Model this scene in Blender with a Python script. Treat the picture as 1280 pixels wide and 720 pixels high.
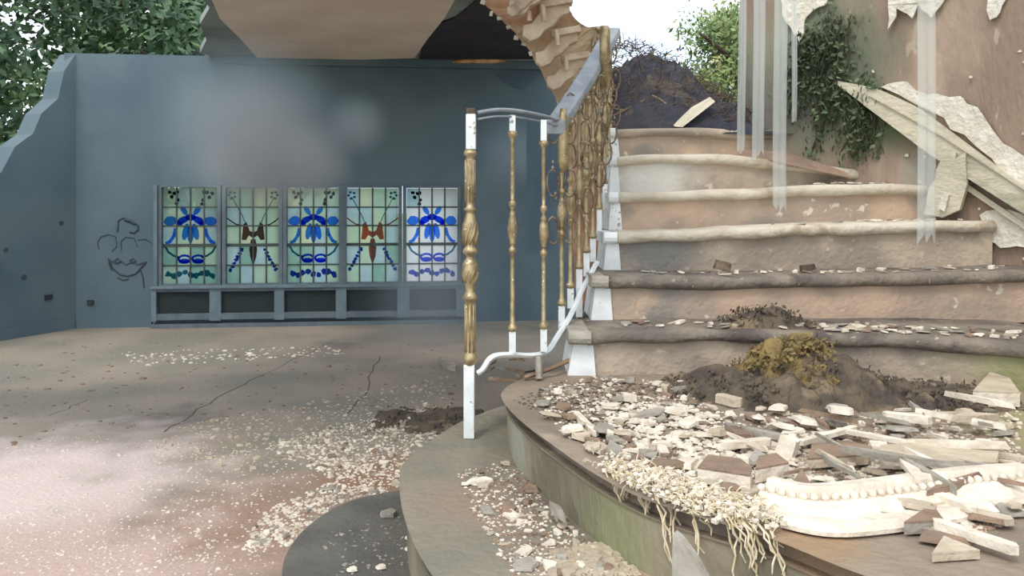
import bpy, math, random
from mathutils import Vector, Matrix, noise
R = random.Random(7)
S = bpy.context.scene
for o in list(bpy.data.objects): bpy.data.objects.remove(o)
col = S.collection
EYE, F, HZ = 1.12, 1000.0, 255.0          # eye height, focal length in px, horizon row
# ---------------------------------------------------------------- camera
cd = bpy.data.cameras.new('camera'); cam = bpy.data.objects.new('camera', cd); col.objects.link(cam)
cam.location = (0, 0, EYE); cam.rotation_euler = (math.pi/2, 0, 0)
cd.sensor_width = 36; cd.lens = 36*F/1280; cd.shift_y = -(360-HZ)/1280; cd.clip_start = .02; cd.clip_end = 200
S.camera = cam
# ---------------------------------------------------------------- world, sun, exposure
w = bpy.data.worlds.new('sky'); S.world = w; w.use_nodes = True
nt = w.node_tree; bg = nt.nodes['Background']
tc = nt.nodes.new('ShaderNodeTexCoord'); nz = nt.nodes.new('ShaderNodeTexNoise'); nz.inputs['Scale'].default_value = 2.2
cr = nt.nodes.new('ShaderNodeValToRGB'); cr.color_ramp.elements[0].color = (.62, .78, 1, 1); cr.color_ramp.elements[1].color = (1, 1, 1, 1)
cr.color_ramp.elements[0].position = .35; cr.color_ramp.elements[1].position = .6
nt.links.new(tc.outputs['Generated'], nz.inputs['Vector']); nt.links.new(nz.outputs['Fac'], cr.inputs['Fac']); nt.links.new(cr.outputs['Color'], bg.inputs['Color'])
bg.inputs['Strength'].default_value = 1.7
sd = bpy.data.lights.new('sun', 'SUN'); sun = bpy.data.objects.new('sun', sd); col.objects.link(sun)
sd.energy = 1.35; sd.angle = math.radians(16); sd.color = (1, .93, .84)
sun.rotation_euler = Vector((.34, .62, -.95)).to_track_quat('-Z', 'Y').to_euler(); sun.location = (-2, -4, 8)
vs = S.view_settings; vs.view_transform = 'Standard'; vs.look = 'None'; vs.gamma = 1; vs.exposure = 0.22; vs.use_curve_mapping = False

# ---------------------------------------------------------------- helpers
def lin(c):
    return tuple(((v/255)/12.92 if v/255 < .04045 else ((v/255+.055)/1.055)**2.4) for v in c) + (1,)
def P(x, y, d): return Vector(((x-640)*d/F, d, EYE+(HZ-y)*d/F))
def G(x, y, z): return P(x, y, (EYE-z)*F/(y-HZ))
def tag(o, label=None, cat=None, group=None, kind=None):
    if label: o['label'] = label
    if cat: o['category'] = cat
    if group: o['group'] = group
    if kind: o['kind'] = kind
    return o
def empty(name, loc=(0, 0, 0), label=None, cat=None, group=None, kind=None):
    o = bpy.data.objects.new(name, None); col.objects.link(o); o.location = loc; o.empty_display_size = .1
    return tag(o, label, cat, group, kind)
class MB:
    def __init__(s): s.v = []; s.f = []
    def add(s, vs_, fs):
        n = len(s.v); s.v += [tuple(p) for p in vs_]; s.f += [tuple(i+n for i in f) for f in fs]
    def box(s, c, size, rot=None):
        hx, hy, hz = [q/2 for q in size]
        vv = [Vector((x, y, z)) for x in (-hx, hx) for y in (-hy, hy) for z in (-hz, hz)]
        if rot is not None: vv = [rot @ p for p in vv]
        s.add([p+Vector(c) for p in vv], [(0, 1, 3, 2), (4, 6, 7, 5), (0, 4, 5, 1), (2, 3, 7, 6), (0, 2, 6, 4), (1, 5, 7, 3)])
        return s
    def prism(s, pts, ext):
        n = len(pts); a = [Vector(p) for p in pts]; e = Vector(ext)
        s.add(a+[p+e for p in a], [tuple(range(n)), tuple(range(2*n-1, n-1, -1))]+[(i, n+i, n+(i+1) % n, (i+1) % n) for i in range(n)])
        return s
    def tube(s, pts, r, n=8, flat=1.0):
        pts = [Vector(p) for p in pts]; rings = []
        rr = r if isinstance(r, (list, tuple)) else [r]*len(pts)
        for i, p in enumerate(pts):
            t = (pts[min(i+1, len(pts)-1)]-pts[max(i-1, 0)]).normalized()
            up = Vector((0, 0, 1)) if abs(t.z) < .92 else Vector((0, 1, 0))
            a = t.cross(up).normalized(); b = a.cross(t).normalized()
            rings.append([p+a*math.cos(k*2*math.pi/n)*rr[i]+b*math.sin(k*2*math.pi/n)*rr[i]*flat for k in range(n)])
        vv = [q for g in rings for q in g]; m = len(pts)
        fs = [(i*n+k, i*n+(k+1) % n, (i+1)*n+(k+1) % n, (i+1)*n+k) for i in range(m-1) for k in range(n)]
        fs += [tuple(range(n-1, -1, -1)), tuple((m-1)*n+k for k in range(n))]
        s.add(vv, fs); return s
    def lathe(s, prof, o=(0, 0, 0), n=14):
        o = Vector(o); vv = []; m = len(prof)
        for r, z in prof: vv += [o+Vector((r*math.cos(k*2*math.pi/n), r*math.sin(k*2*math.pi/n), z)) for k in range(n)]
        fs = [(i*n+k, i*n+(k+1) % n, (i+1)*n+(k+1) % n, (i+1)*n+k) for i in range(m-1) for k in range(n)]
        fs += [tuple(range(n-1, -1, -1)), tuple((m-1)*n+k for k in range(n))]
        s.add(vv, fs); return s
    def mesh(s, name, mat, smooth=False):
        me = bpy.data.meshes.new(name); me.from_pydata(s.v, [], s.f); me.update()
        if mat: me.materials.append(mat)
        if smooth: me.polygons.foreach_set('use_smooth', [True]*len(me.polygons))
        return me
    def build(s, name, mat, parent=None, smooth=False, bevel=0):
        o = bpy.data.objects.new(name, s.mesh(name, mat, smooth)); col.objects.link(o)
        if parent is not None:
            o.parent = parent
            ml = Matrix.Translation(parent.location)
            q = parent.parent
            while q is not None: ml = Matrix.Translation(q.location) @ ml; q = q.parent
            o.data.transform(ml.inverted())
        if bevel:
            b = o.modifiers.new('bevel', 'BEVEL'); b.width = bevel; b.segments = 2; b.limit_method = 'ANGLE'
        return o

def mat(name, c1, c2=None, c3=None, scale=6, rough=.85, bump=.3, bscale=40, metal=0, m3=.62, spot=None, spots=8, stretch=None, pos=None):
    """Two or three tone mottled surface. pos=(axis ramp list) adds a stain or painted glow that has its place on the object."""
    m = bpy.data.materials.new(name); m.use_nodes = True; t = m.node_tree; N = t.nodes; L = t.links
    b = N['Principled BSDF']; b.inputs['Roughness'].default_value = rough; b.inputs['Metallic'].default_value = metal
    g = N.new('ShaderNodeNewGeometry'); src = g.outputs['Position']
    if stretch:
        mp = N.new('ShaderNodeMapping'); mp.inputs['Scale'].default_value = stretch; L.new(src, mp.inputs['Vector']); src = mp.outputs['Vector']
    def nse(sc, det=6):
        n = N.new('ShaderNodeTexNoise'); n.inputs['Scale'].default_value = sc; n.inputs['Detail'].default_value = det; L.new(src, n.inputs['Vector']); return n.outputs['Fac']
    def ramp(x, a, bb):
        r = N.new('ShaderNodeMapRange'); r.inputs['From Min'].default_value = a; r.inputs['From Max'].default_value = bb; r.interpolation_type = 'SMOOTHSTEP'; L.new(x, r.inputs['Value']); return r.outputs['Result']
    def mix(f, a, bb):
        x = N.new('ShaderNodeMix'); x.data_type = 'RGBA'; L.new(f, x.inputs['Factor'])
        for s_, i in ((a, 6), (bb, 7)):
            if isinstance(s_, tuple): x.inputs[i].default_value = s_
            else: L.new(s_, x.inputs[i])
        return x.outputs[2]
    c = mix(ramp(nse(scale), .35, .65), lin(c1), lin(c2 or c1))
    if c3: c = mix(ramp(nse(scale*.55), m3-.05, m3+.05), c, lin(c3))
    if spot: c = mix(ramp(nse(scale*spots), .64, .7), c, lin(spot))
    for (cx, cy, cz, rad, colr) in (pos or []):
        d = N.new('ShaderNodeVectorMath'); d.operation = 'DISTANCE'; L.new(g.outputs['Position'], d.inputs[0]); d.inputs[1].default_value = (cx, cy, cz)
        a = N.new('ShaderNodeMath'); a.operation = 'MULTIPLY_ADD'; L.new(nse(3.5), a.inputs[0]); a.inputs[1].default_value = -rad*1.2; L.new(d.outputs['Value'], a.inputs[2])
        r = N.new('ShaderNodeMapRange'); r.inputs['From Min'].default_value = rad*.45; r.inputs['From Max'].default_value = -rad*.35; r.interpolation_type = 'SMOOTHSTEP'; L.new(a.outputs[0], r.inputs['Value'])
        c = mix(r.outputs['Result'], c, lin(colr))
    L.new(c, b.inputs['Base Color'])
    if bump:
        bp = N.new('ShaderNodeBump'); bp.inputs['Strength'].default_value = bump; bp.inputs['Distance'].default_value = .02; L.new(nse(bscale, 8), bp.inputs['Height']); L.new(bp.outputs[0], b.inputs['Normal'])
    return m
def glass(name, tint, tint2, transl=.8, scale=9):
    m = bpy.data.materials.new(name); m.use_nodes = True; t = m.node_tree; N = t.nodes; L = t.links; N.remove(N['Principled BSDF'])
    out = N['Material Output']; g = N.new('ShaderNodeNewGeometry'); n = N.new('ShaderNodeTexNoise'); n.inputs['Scale'].default_value = scale; L.new(g.outputs['Position'], n.inputs['Vector'])
    x = N.new('ShaderNodeMix'); x.data_type = 'RGBA'; L.new(n.outputs['Fac'], x.inputs['Factor']); x.inputs[6].default_value = lin(tint); x.inputs[7].default_value = lin(tint2)
    a = N.new('ShaderNodeBsdfTransparent'); b = N.new('ShaderNodeBsdfTranslucent'); L.new(x.outputs[2], a.inputs[0]); L.new(x.outputs[2], b.inputs[0])
    mx = N.new('ShaderNodeMixShader'); mx.inputs[0].default_value = transl; L.new(a.outputs[0], mx.inputs[1]); L.new(b.outputs[0], mx.inputs[2]); L.new(mx.outputs[0], out.inputs['Surface'])
    return m

# ---------------------------------------------------------------- materials
M = {}
M['floor'] = mat('floor_screed', (128, 124, 112), (150, 138, 124), (112, 104, 96), scale=1.6, bump=.35, bscale=55, spot=(176, 166, 150), spots=26,
    pos=[(-1.0, 2.75, 0, .75, (150, 124, 106)), (-2.1, 3.0, 0, 1.2, (214, 196, 190)), (-1.4, 2.3, 0, .8, (192, 168, 158)), (-.5, 3.3, 0, .35, (136, 106, 84))])  # pale pink spots at left paint a soft glow into the floor
M['hallwall'] = mat('hall_wall_plaster', (80, 98, 108), (94, 110, 116), (72, 90, 104), scale=1.1, bump=.15, bscale=20)
M['beige'] = mat('beige_reflection_tint', (236, 216, 200), (226, 204, 188), scale=2, bump=.2)  # tone of the chin reflection painted on the ceiling
M['ceil'] = mat('ceiling_plaster', (150, 156, 152), (120, 128, 128), scale=2, bump=.2)
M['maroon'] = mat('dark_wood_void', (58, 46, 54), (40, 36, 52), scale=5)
M['copper'] = mat('rust_stained_edge', (180, 110, 70), (225, 180, 130), scale=10)
M['frame'] = mat('painted_window_wood', (84, 98, 106), (100, 112, 118), scale=8, bump=.1)
M['lead'] = mat('lead_came', (46, 56, 56), (62, 70, 66), scale=20, bump=.1, rough=.6)
M['sill'] = mat('sill_paint', (104, 122, 130), (92, 108, 116), scale=8, bump=.1)
M['grille'] = mat('grille_mesh', (50, 62, 66), (60, 70, 70), scale=60, bump=.5, bscale=220)
M['conc'] = mat('step_concrete', (184, 168, 148), (150, 138, 124), (120, 112, 102), scale=4, bump=.45, spot=(196, 184, 168), spots=5, pos=[(1.9, 2.8, .6, .5, (142, 142, 100)), (.7, 3.95, 1.25, .3, (206, 202, 194)), (.62, 3.45, .93, .22, (124, 122, 118))])
M['concpink'] = mat('step_concrete_pink', (196, 170, 146), (164, 148, 132), (138, 132, 124), scale=4, bump=.4, spot=(214, 200, 184), spots=4)
M['nosedark'] = mat('worn_dark_nosing', (104, 96, 88), (134, 124, 110), (84, 76, 70), scale=7, bump=.6, spot=(170, 158, 142), spots=5)
M['nosepale'] = mat('worn_pale_nosing', (206, 198, 180), (190, 178, 158), (166, 150, 128), scale=8, bump=.5)
M['landing'] = mat('landing_concrete', (146, 132, 114), (124, 112, 98), (170, 156, 138), scale=4, bump=.5, pos=[(.56, 1.47, .5, .13, (150, 124, 96)), (1.7, 2.2, .5, .6, (146, 142, 100))])
M['riser'] = mat('damp_riser_concrete', (110, 104, 88), (146, 136, 116), (78, 70, 62), scale=5, bump=.5, stretch=(1, 1, .5), pos=[(.24, 1.8, .36, .22, (132, 134, 100)), (.02, 2.4, .4, .2, (150, 150, 134))])
M['stepb'] = mat('lower_step_concrete', (120, 116, 102), (136, 128, 112), (100, 94, 86), scale=4, bump=.4, pos=[(-.1, 2.1, .33, .25, (138, 122, 106)), (.25, 1.6, .33, .3, (168, 144, 124))])
M['stepa'] = mat('lowest_step_concrete', (98, 96, 88), (82, 80, 76), scale=4, bump=.4)
M['white'] = mat('chipped_white_paint', (232, 236, 236), (216, 220, 218), scale=12, rough=.5, bump=.15, spot=(150, 140, 126), spots=3)
M['brass'] = mat('tarnished_brass', (182, 164, 126), (144, 128, 98), scale=30, rough=.4, bump=.15, metal=.5, spot=(226, 210, 176), spots=2)
M['bronze'] = mat('dull_bronze', (150, 134, 112), (118, 98, 76), scale=30, rough=.5, bump=.2, metal=.5)
M['iron'] = mat('grey_painted_iron', (150, 156, 162), (128, 134, 140), scale=12, rough=.5, bump=.15)
M['plaster'] = mat('plaster_white', (228, 219, 202), (206, 194, 176), scale=14, bump=.5)
M['plaster2'] = mat('plaster_cream', (196, 182, 160), (178, 164, 142), (160, 144, 124), scale=10, bump=.5)
M['plaster3'] = mat('plaster_brown_face', (146, 122, 102), (128, 108, 92), scale=12, bump=.5)
M['plaster4'] = mat('plaster_grey', (164, 158, 146), (142, 136, 124), scale=12, bump=.5)
M['wallr'] = mat('stair_wall_plaster', (158, 134, 116), (142, 122, 106), (176, 156, 136), scale=2.4, bump=.5, spot=(178, 162, 144), spots=6, stretch=(1, 1, .4),
    pos=[(1.5, 4.15, 1.8, .6, (130, 134, 112)), (1.68, 4.1, 1.82, .4, (98, 104, 86)), (1.8, 3.9, 1.5, .25, (98, 108, 82)), (1.35, 4.4, 1.6, .4, (118, 114, 104)), (1.9, 3.7, 1.25, .2, (150, 144, 130))])
M['moulding'] = mat('string_moulding_paint', (204, 196, 174), (186, 180, 158), (168, 166, 144), scale=6, bump=.4, stretch=(1, 1, 2))
M['flake'] = mat('peeling_whitewash', (226, 220, 206), (208, 200, 184), scale=14, bump=.7)
M['arch'] = mat('broken_arch_masonry', (212, 172, 142), (186, 146, 120), (222, 200, 172), scale=5, bump=.6, pos=[(.25, 4.3, 1.8, .5, (216, 196, 166))])
M['char'] = mat('charred_rubble', (60, 58, 64), (44, 48, 60), (86, 78, 72), scale=10, bump=1, bscale=30)
M['wood'] = mat('weathered_timber', (150, 128, 100), (120, 100, 80), scale=12, bump=.4, stretch=(1, 1, 1))
M['wooddk'] = mat('burnt_stick', (76, 62, 54), (100, 84, 70), scale=20, bump=.4)
M['soil'] = mat('dark_leaf_soil', (98, 86, 70), (72, 64, 56), (124, 108, 86), scale=14, bump=1, bscale=40)
M['moss'] = mat('ochre_moss', (146, 124, 76), (112, 96, 60), (92, 84, 62), scale=16, bump=1, bscale=60)
M['root'] = mat('straw_fibre', (226, 214, 186), (204, 186, 150), scale=30, bump=0)
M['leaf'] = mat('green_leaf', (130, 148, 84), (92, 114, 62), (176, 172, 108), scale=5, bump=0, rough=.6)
M['leafdk'] = mat('added_dark_green_leaf', (84, 112, 76), (56, 82, 58), (120, 146, 98), scale=3, bump=0, rough=.6)  # darker, cooler green than the other leaf
M['bark'] = mat('bark', (92, 78, 64), (70, 60, 50), scale=10, bump=.6)
M['ivy'] = mat('ivy_leaf', (96, 112, 80), (74, 90, 66), (130, 136, 96), scale=12, bump=0)
M['ground'] = mat('outdoor_grass', (150, 156, 120), (128, 138, 96), scale=1, bump=.3)
M['ink'] = mat('black_spray_paint', (56, 66, 72), bump=0)
M['socket'] = mat('dark_socket', (40, 46, 50), bump=0)
G_PALE = [glass('pale_green_glass', (228, 240, 224), (204, 224, 214), .7, 16), glass('pale_cream_glass', (242, 242, 224), (220, 232, 212), .7, 16),
          glass('pale_cool_glass', (226, 238, 238), (196, 218, 222), .7, 16), glass('clear_white_glass', (254, 254, 254), (244, 250, 254), transl=.9), glass('sea_green_glass', (176, 206, 198), (206, 228, 220), .7, 16)]
def tintglass(n, a, b): return glass(n, a, b, transl=0, scale=30)
G_BLUE = tintglass('cobalt_glass', (96, 150, 250), (70, 120, 236)); G_SKY = tintglass('light_blue_glass', (140, 196, 254), (112, 172, 250)); G_TEAL = tintglass('teal_glass', (120, 184, 196), (100, 160, 184))
G_DARK = tintglass('ink_blossom_glass', (92, 98, 118), (70, 76, 92)); G_BROWN = tintglass('maroon_butterfly_glass', (214, 160, 150), (196, 142, 136)); G_BRDK = tintglass('dark_maroon_glass', (166, 144, 142), (146, 126, 128)); G_NAVY = tintglass('navy_glass', (96, 120, 210), (110, 140, 220))

# ---------------------------------------------------------------- the setting: hall
def backY(X): return 7.3+.112*(X+3.19)
ang = math.atan(.112); UX = Vector((math.cos(ang), math.sin(ang), 0)); NX = Vector((math.sin(ang), -math.cos(ang), 0))   # NX points into the room
O = Vector((-3.19, 7.3, 0))
def uof(x):
    r = (x-640)/F; Y = (7.3+.112*3.19)/(1-.112*r); X = r*Y
    return (Vector((X, Y, 0))-O).dot(UX)
def zof(x, y):
    r = (x-640)/F; Y = (7.3+.112*3.19)/(1-.112*r); return EYE+(HZ-y)*Y/F
def BP(u, off, z): return O+UX*u+NX*off+Vector((0, 0, z))
RB = Matrix.Rotation(ang, 3, 'Z')
def bbox_(mb, u0, u1, o0, o1, z0, z1): return mb.box(BP((u0+u1)/2, (o0+o1)/2, (z0+z1)/2), (abs(u1-u0), abs(o1-o0), abs(z1-z0)), RB)

floor = MB().box((-1, 4, -.06), (11, 12, .12)).build('floor', M['floor']); tag(floor, kind='structure')
def crack(pts, wd=.012):
    m = MB()
    for i in range(len(pts)-1):
        a, b = G(*pts[i], 0), G(*pts[i+1], 0); n = 5; last = a
        for k in range(1, n+1):
            p = a.lerp(b, k/n)+Vector((R.uniform(-.03, .03), R.uniform(-.03, .03), 0)) if k < n else b
            m.tube([last, p], [wd*.5, wd*.4], 5, .25); last = p
    o = m.build('crack', M['ink'], floor); return o
M['crackm'] = mat('floor_crack', (84, 80, 72), (70, 66, 60), bump=.4)
M['ink2'] = M['ink']; M['ink'] = M['crackm']
crack([(205, 540), (262, 505), (330, 468)]); crack([(432, 520), (462, 478), (475, 445)], .01); crack([(330, 468), (420, 425)], .008); crack([(60, 520), (110, 500)], .008)
M['ink'] = M['ink2']
ZC = 2.48
UL = uof(95)
wb = MB(); WZ0, WZ1 = .36, 1.295; U0, U1 = uof(199), uof(577)
bbox_(wb, UL-.1, U0, 0, -.25, 0, ZC); bbox_(wb, U1, uof(757), 0, -.25, 0, ZC); bbox_(wb, U0, U1, 0, -.25, WZ1, ZC); bbox_(wb, U0, U1, 0, -.25, 0, WZ0)
wall_back = tag(wb.build('wall_back', M['hallwall']), kind='structure')
# dark stained hanging flap and crack line on the back wall
dm = MB(); dm.prism([BP(uof(a), .004, zof(a, b)) for a, b in ((618, 92), (672, 92), (668, 100), (655, 112), (640, 108), (625, 98))], NX*.006)
dm.build('plaster_flap', mat('damp_plaster', (74, 92, 106), bump=.3), wall_back)
# left wall, upper part left open to show trees imitating reflected foliage
c0 = BP(UL, 0, 0); dirL = Vector((-.37, -.93, 0)).normalized()
def LP(s, z): return c0+dirL*s+Vector((0, 0, z))
lw = MB()
top = [(0, ZC), (.12, 2.3), (.18, 2.05), (.34, 1.9), (.42, 1.72), (.58, 1.6), (.7, 1.38), (.9, 1.27), (1.2, 1.2), (1.9, 1.12), (2.6, 1.2), (3.4, 1.05), (3.8, 1.5), (3.95, 2.2), (4.0, ZC), (6.5, ZC)]
lw.prism([LP(s, z) for s, z in [(0, 0)]+top+[(6.5, 0)]], Vector((-.93, .37, 0))*.2)
wall_left = tag(lw.build('wall_left', M['hallwall']), kind='structure')
# ceiling over the hall, far left corner left open for trees imitating reflected foliage
def C2(x, y, z=ZC): return P(x, y, (z-EYE)*F/(HZ-y))
cp = [(C2(250, 66)), C2(258, 50), C2(250, 30), C2(262, 10), C2(250, -8), Vector((-2.1, 4.6, ZC)), Vector((-2.6, 3.9, ZC)), Vector((-3.4, 3.4, ZC)), Vector((-5.8, 3.1, ZC)), Vector((-6.0, 2.3, ZC)), Vector((-1.52, 2.3, ZC)), Vector((-1.52, 4.1, ZC)), Vector((-2.1, 4.2, ZC)), Vector((-2.3, 4.6, ZC)), Vector((-2.0, 5.1, ZC)), Vector((-1.4, 5.0, ZC)), Vector((-.9, 5.1, ZC)), Vector((-.8, 4.5, ZC)), Vector((-1.1, 4.15, ZC)), Vector((-1.5, 4.1, ZC)), Vector((-1.5, 2.3, ZC)),  # unseen hole further in, added to let daylight reach the haze
      Vector((.3, 2.3, ZC)), Vector((.22, 4.4, ZC)), Vector((.15, 4.6, ZC)), Vector((.3, 5.5, ZC)), Vector((.45, backY(.45)+.2, ZC)), Vector((-2.75, backY(-2.75)+.2, ZC))]
ceiling = tag(MB().prism(cp, (0, 0, .05)).build('ceiling', M['ceil']), kind='structure')
# ceiling patch painting a pale chin reflection, and the dark torn part beside it
m = MB(); m.prism([C2(*q)-Vector((0, 0, .02)) for q in ((262, -10), (275, 20), (300, 45), (322, 70), (420, 73), (518, 70), (535, 45), (555, 20), (572, -10))], (0, 0, .02)); m.build('chin_reflection', M['beige'], ceiling)
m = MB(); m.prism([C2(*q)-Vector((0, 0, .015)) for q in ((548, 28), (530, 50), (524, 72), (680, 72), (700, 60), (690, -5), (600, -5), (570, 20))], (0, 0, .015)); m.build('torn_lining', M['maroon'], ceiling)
# beam along the top of the back wall
bm_ = MB(); bbox_(bm_, UL+1.3, uof(705), .001, .07, zof(450, 84), zof(450, 74)); tag(bm_.build('trim_1', M['hallwall']), kind='structure')
m = MB(); m.tube([BP(uof(x), .075, zof(x, y)) for x, y in ((566, 79), (590, 77.5), (612, 76), (632, 78))], [.012, .03, .05, .01], 7, .8)
tag(m.build('split_timber', M['copper']), 'short copper-coloured splinter of timber caught on the ceiling edge above the hall windows', 'timber')
# windows
wx = [(203, 272), (283, 349), (359, 424), (433, 498), (508, 572)]
def ribbon(mb, pts, wd):
    """flat glass ribbon with thickness; pts already world with the normal NX"""
    for i in range(len(pts)-1):
        a, b = pts[i], pts[i+1]; t = (b-a).normalized(); n = t.cross(NX)*wd/2
        mb.prism([a-n-t*wd*.15, b-n+t*wd*.15, b+n+t*wd*.15, a+n-t*wd*.15], NX*.003)
def blob(mb, c, rx, rz, ang_=0, n=10, jit=0):
    ps = []
    for k in range(n):
        a = k*2*math.pi/n; r = 1+R.uniform(-jit, jit); x = math.cos(a)*rx*r; z = math.sin(a)*rz*r
        ps.append(c+UX*(x*math.cos(ang_)-z*math.sin(ang_))+Vector((0, 0, x*math.sin(ang_)+z*math.cos(ang_))))
    mb.prism(ps, NX*.003)
ZB, ZT = .387, 1.272
win_root = []
for wi, (xa, xb) in enumerate(wx):
    u0, u1 = uof(xa), uof(xb); W = u1-u0; H = ZT-ZB
    root = tag(empty('window_%d' % (wi+1), BP((u0+u1)/2, 0, ZB)), kind='structure'); win_root.append(root)
    fr = MB(); e = .034 if wi else .034
    bbox_(fr, u0-e, u0, .03, -.07, ZB-.02, ZT+.02); bbox_(fr, u1, u1+e, .03, -.07, ZB-.02, ZT+.02); bbox_(fr, u0, u1, .03, -.07, ZT, ZT+.022); bbox_(fr, u0, u1, .03, -.07, ZB-.025, ZB)
    fr.build('window_frame', M['frame'], root)
    rows = [0, .205, .4, .6, .81, 1]
    panes = {}
    for c in range(4):
        for r_ in range(5):
            a, b = u0+W*c/4+.003, u0+W*(c+1)/4-.003; z1, z0 = ZT-H*rows[r_]-.003, ZT-H*rows[r_+1]+.003
            if wi == 4: gm = G_PALE[3] if not (c == 0 and r_ == 0) else G_PALE[2]
            elif r_ >= 3: gm = R.choice([G_PALE[4], G_PALE[2], G_PALE[0]])
            else: gm = R.choice([G_PALE[0], G_PALE[1], G_PALE[2], G_PALE[0]])
            pm = MB(); pm.box(BP((a+b)/2, -.02+R.uniform(-.002, .002), (z0+z1)/2), (b-a, .004, z1-z0), RB @ Matrix.Rotation(R.uniform(-.01, .01), 3, 'Z')); pm.build('pane', gm, root)
    for c in (1, 2, 3): bbox_(MB(), 0, 0, 0, 0, 0, 0); bb = MB(); bbox_(bb, u0+W*c/4-.006, u0+W*c/4+.006, -.028, -.008, ZB, ZT); bb.build('glazing_bar', M['lead'], root)
    for r_ in (1, 2, 3, 4):
        hh = .013 if r_ == 3 else .006; bb = MB(); bbox_(bb, u0, u1, -.029, -.005 if r_ == 3 else -.009, ZT-H*rows[r_]-hh, ZT-H*rows[r_]+hh); bb.build('glazing_bar', M['lead'], root)
    def q(a, b, off=-.0155): return BP(u0+W*a, off, ZT-H*b)
    if wi % 2 == 0:
        m = MB()
        for sx in ((.16, .27) if wi < 4 else (.16, .27), (.84, .73)):
            if wi == 4 and sx[0] > .5: continue
            for k, (a, b) in enumerate(((sx[0]-.04, .05), (sx[0]+.05, .06), (sx[0], .1), (sx[1], .13), (sx[1]-.02, .17), (sx[0]+.1 if sx[0] < .5 else sx[0]-.1, .05))): blob(m, q(a, b), .017, .018, 0, 7, .25)
        m.build('dark_blossom_motif', G_DARK, root)
        m = MB()
        blob(m, q(.36, .34), W*.13, H*.036, .5, 10, .1); blob(m, q(.64, .34), W*.13, H*.036, -.5, 10, .1); blob(m, q(.5, .31), W*.1, H*.036); blob(m, q(.3, .375), W*.05, H*.03, .9); blob(m, q(.7, .375), W*.05, H*.03, -.9)
        m.build('iris_petal_motif', G_BLUE, root)
        m = MB()
        blob(m, q(.41, .46), W*.06, H*.09, -.2); blob(m, q(.5, .48), W*.06, H*.1); blob(m, q(.59, .46), W*.06, H*.09, .2); blob(m, q(.38, .24), W*.05, H*.055, .6); blob(m, q(.62, .24), W*.05, H*.055, -.6)
        blob(m, q(.13, .35), W*.12, H*.05, .1, 10, .1); blob(m, q(.87, .35), W*.12, H*.05, -.1, 10, .1)
        ribbon(m, [q(.23, .43), q(.2, .5), q(.13, .56), q(.06, .58)], .03); ribbon(m, [q(.77, .43), q(.8, .5), q(.87, .56), q(.94, .58)], .03)
        m.build('iris_bell_motif', G_SKY, root)
        m = MB(); ribbon(m, [q(.04, .61), q(.1, .67), q(.2, .71), q(.3, .725)], .018); ribbon(m, [q(.96, .61), q(.9, .67), q(.8, .71), q(.7, .725)], .018)
        m.build('ribbon_motif', G_TEAL, root)
        m = MB()
        for cx in (.39, .64):
            pts = [q(cx+.11*math.cos(t*math.pi/6), .74+.035*math.sin(t*math.pi/6)) for t in range(13)]; ribbon(m, pts, .02)
            blob(m, q(cx, .765), W*.11, H*.028)
        m.build('loop_motif', G_BLUE, root)
        m = MB()
        for k in range(9): blob(m, q(.1+.1*k, .9+.02*math.sin(k*1.7)), W*.06, H*.032, R.uniform(-1, 1), 7, .3)
        m.build('garland_motif', G_NAVY if wi != 0 else G_TEAL, root)
    else:
        gm = G_BROWN if wi == 3 else G_BRDK
        m = MB()
        for s in (-1, 1):
            pts = [(.5, .47), (.5+s*.07, .45), (.5+s*.13, .355), (.5+s*.19, .385), (.5+s*.2, .46), (.5+s*.22, .545), (.5+s*.14, .55), (.5+s*.08, .5), (.5, .53)]
            m.prism([q(*p) for p in pts], NX*.003)
        m.prism([q(*p) for p in ((.46, .54), (.54, .54), (.575, .64), (.56, .72), (.5, .82), (.44, .72), (.425, .64))], NX*.003)
        for s in (-1, 1): ribbon(m, [q(.5+s*.18, .40), q(.5+s*.32, .385), q(.5+s*.42, .35), q(.5+s*.49, .32)], .012)
        m.build('butterfly_motif', gm, root)
        m = MB()
        for s in (-1, 1):
            ribbon(m, [q(.5+s*.4, .1), q(.5+s*.3, .2), q(.5+s*.2, .3), q(.5+s*.16, .36)], .008)
            for k in range(5): blob(m, q(.5+s*(.4+.06*math.cos(k*1.3)), .08+.035*math.sin(k*1.3)), .014, .012)
        m.build('sprig_motif', G_TEAL, root)
        m = MB()
        for s in (-1, 1):
            for k in range(7): blob(m, q(.5+s*(.22+.035*k), .65+.035*k), .02, .016, R.uniform(-1, 1), 7, .3)
        m.build('garland_motif', G_NAVY, root)
m = MB(); bbox_(m, uof(192), uof(584), .0, .11, .352, .375); tag(m.build('trim_2', M['sill'], bevel=.004), kind='structure')
m = MB(); bbox_(m, uof(194), uof(198.5), 0, .05, .375, ZT+.02); tag(m.build('trim_3', M['sill']), kind='structure')
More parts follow.
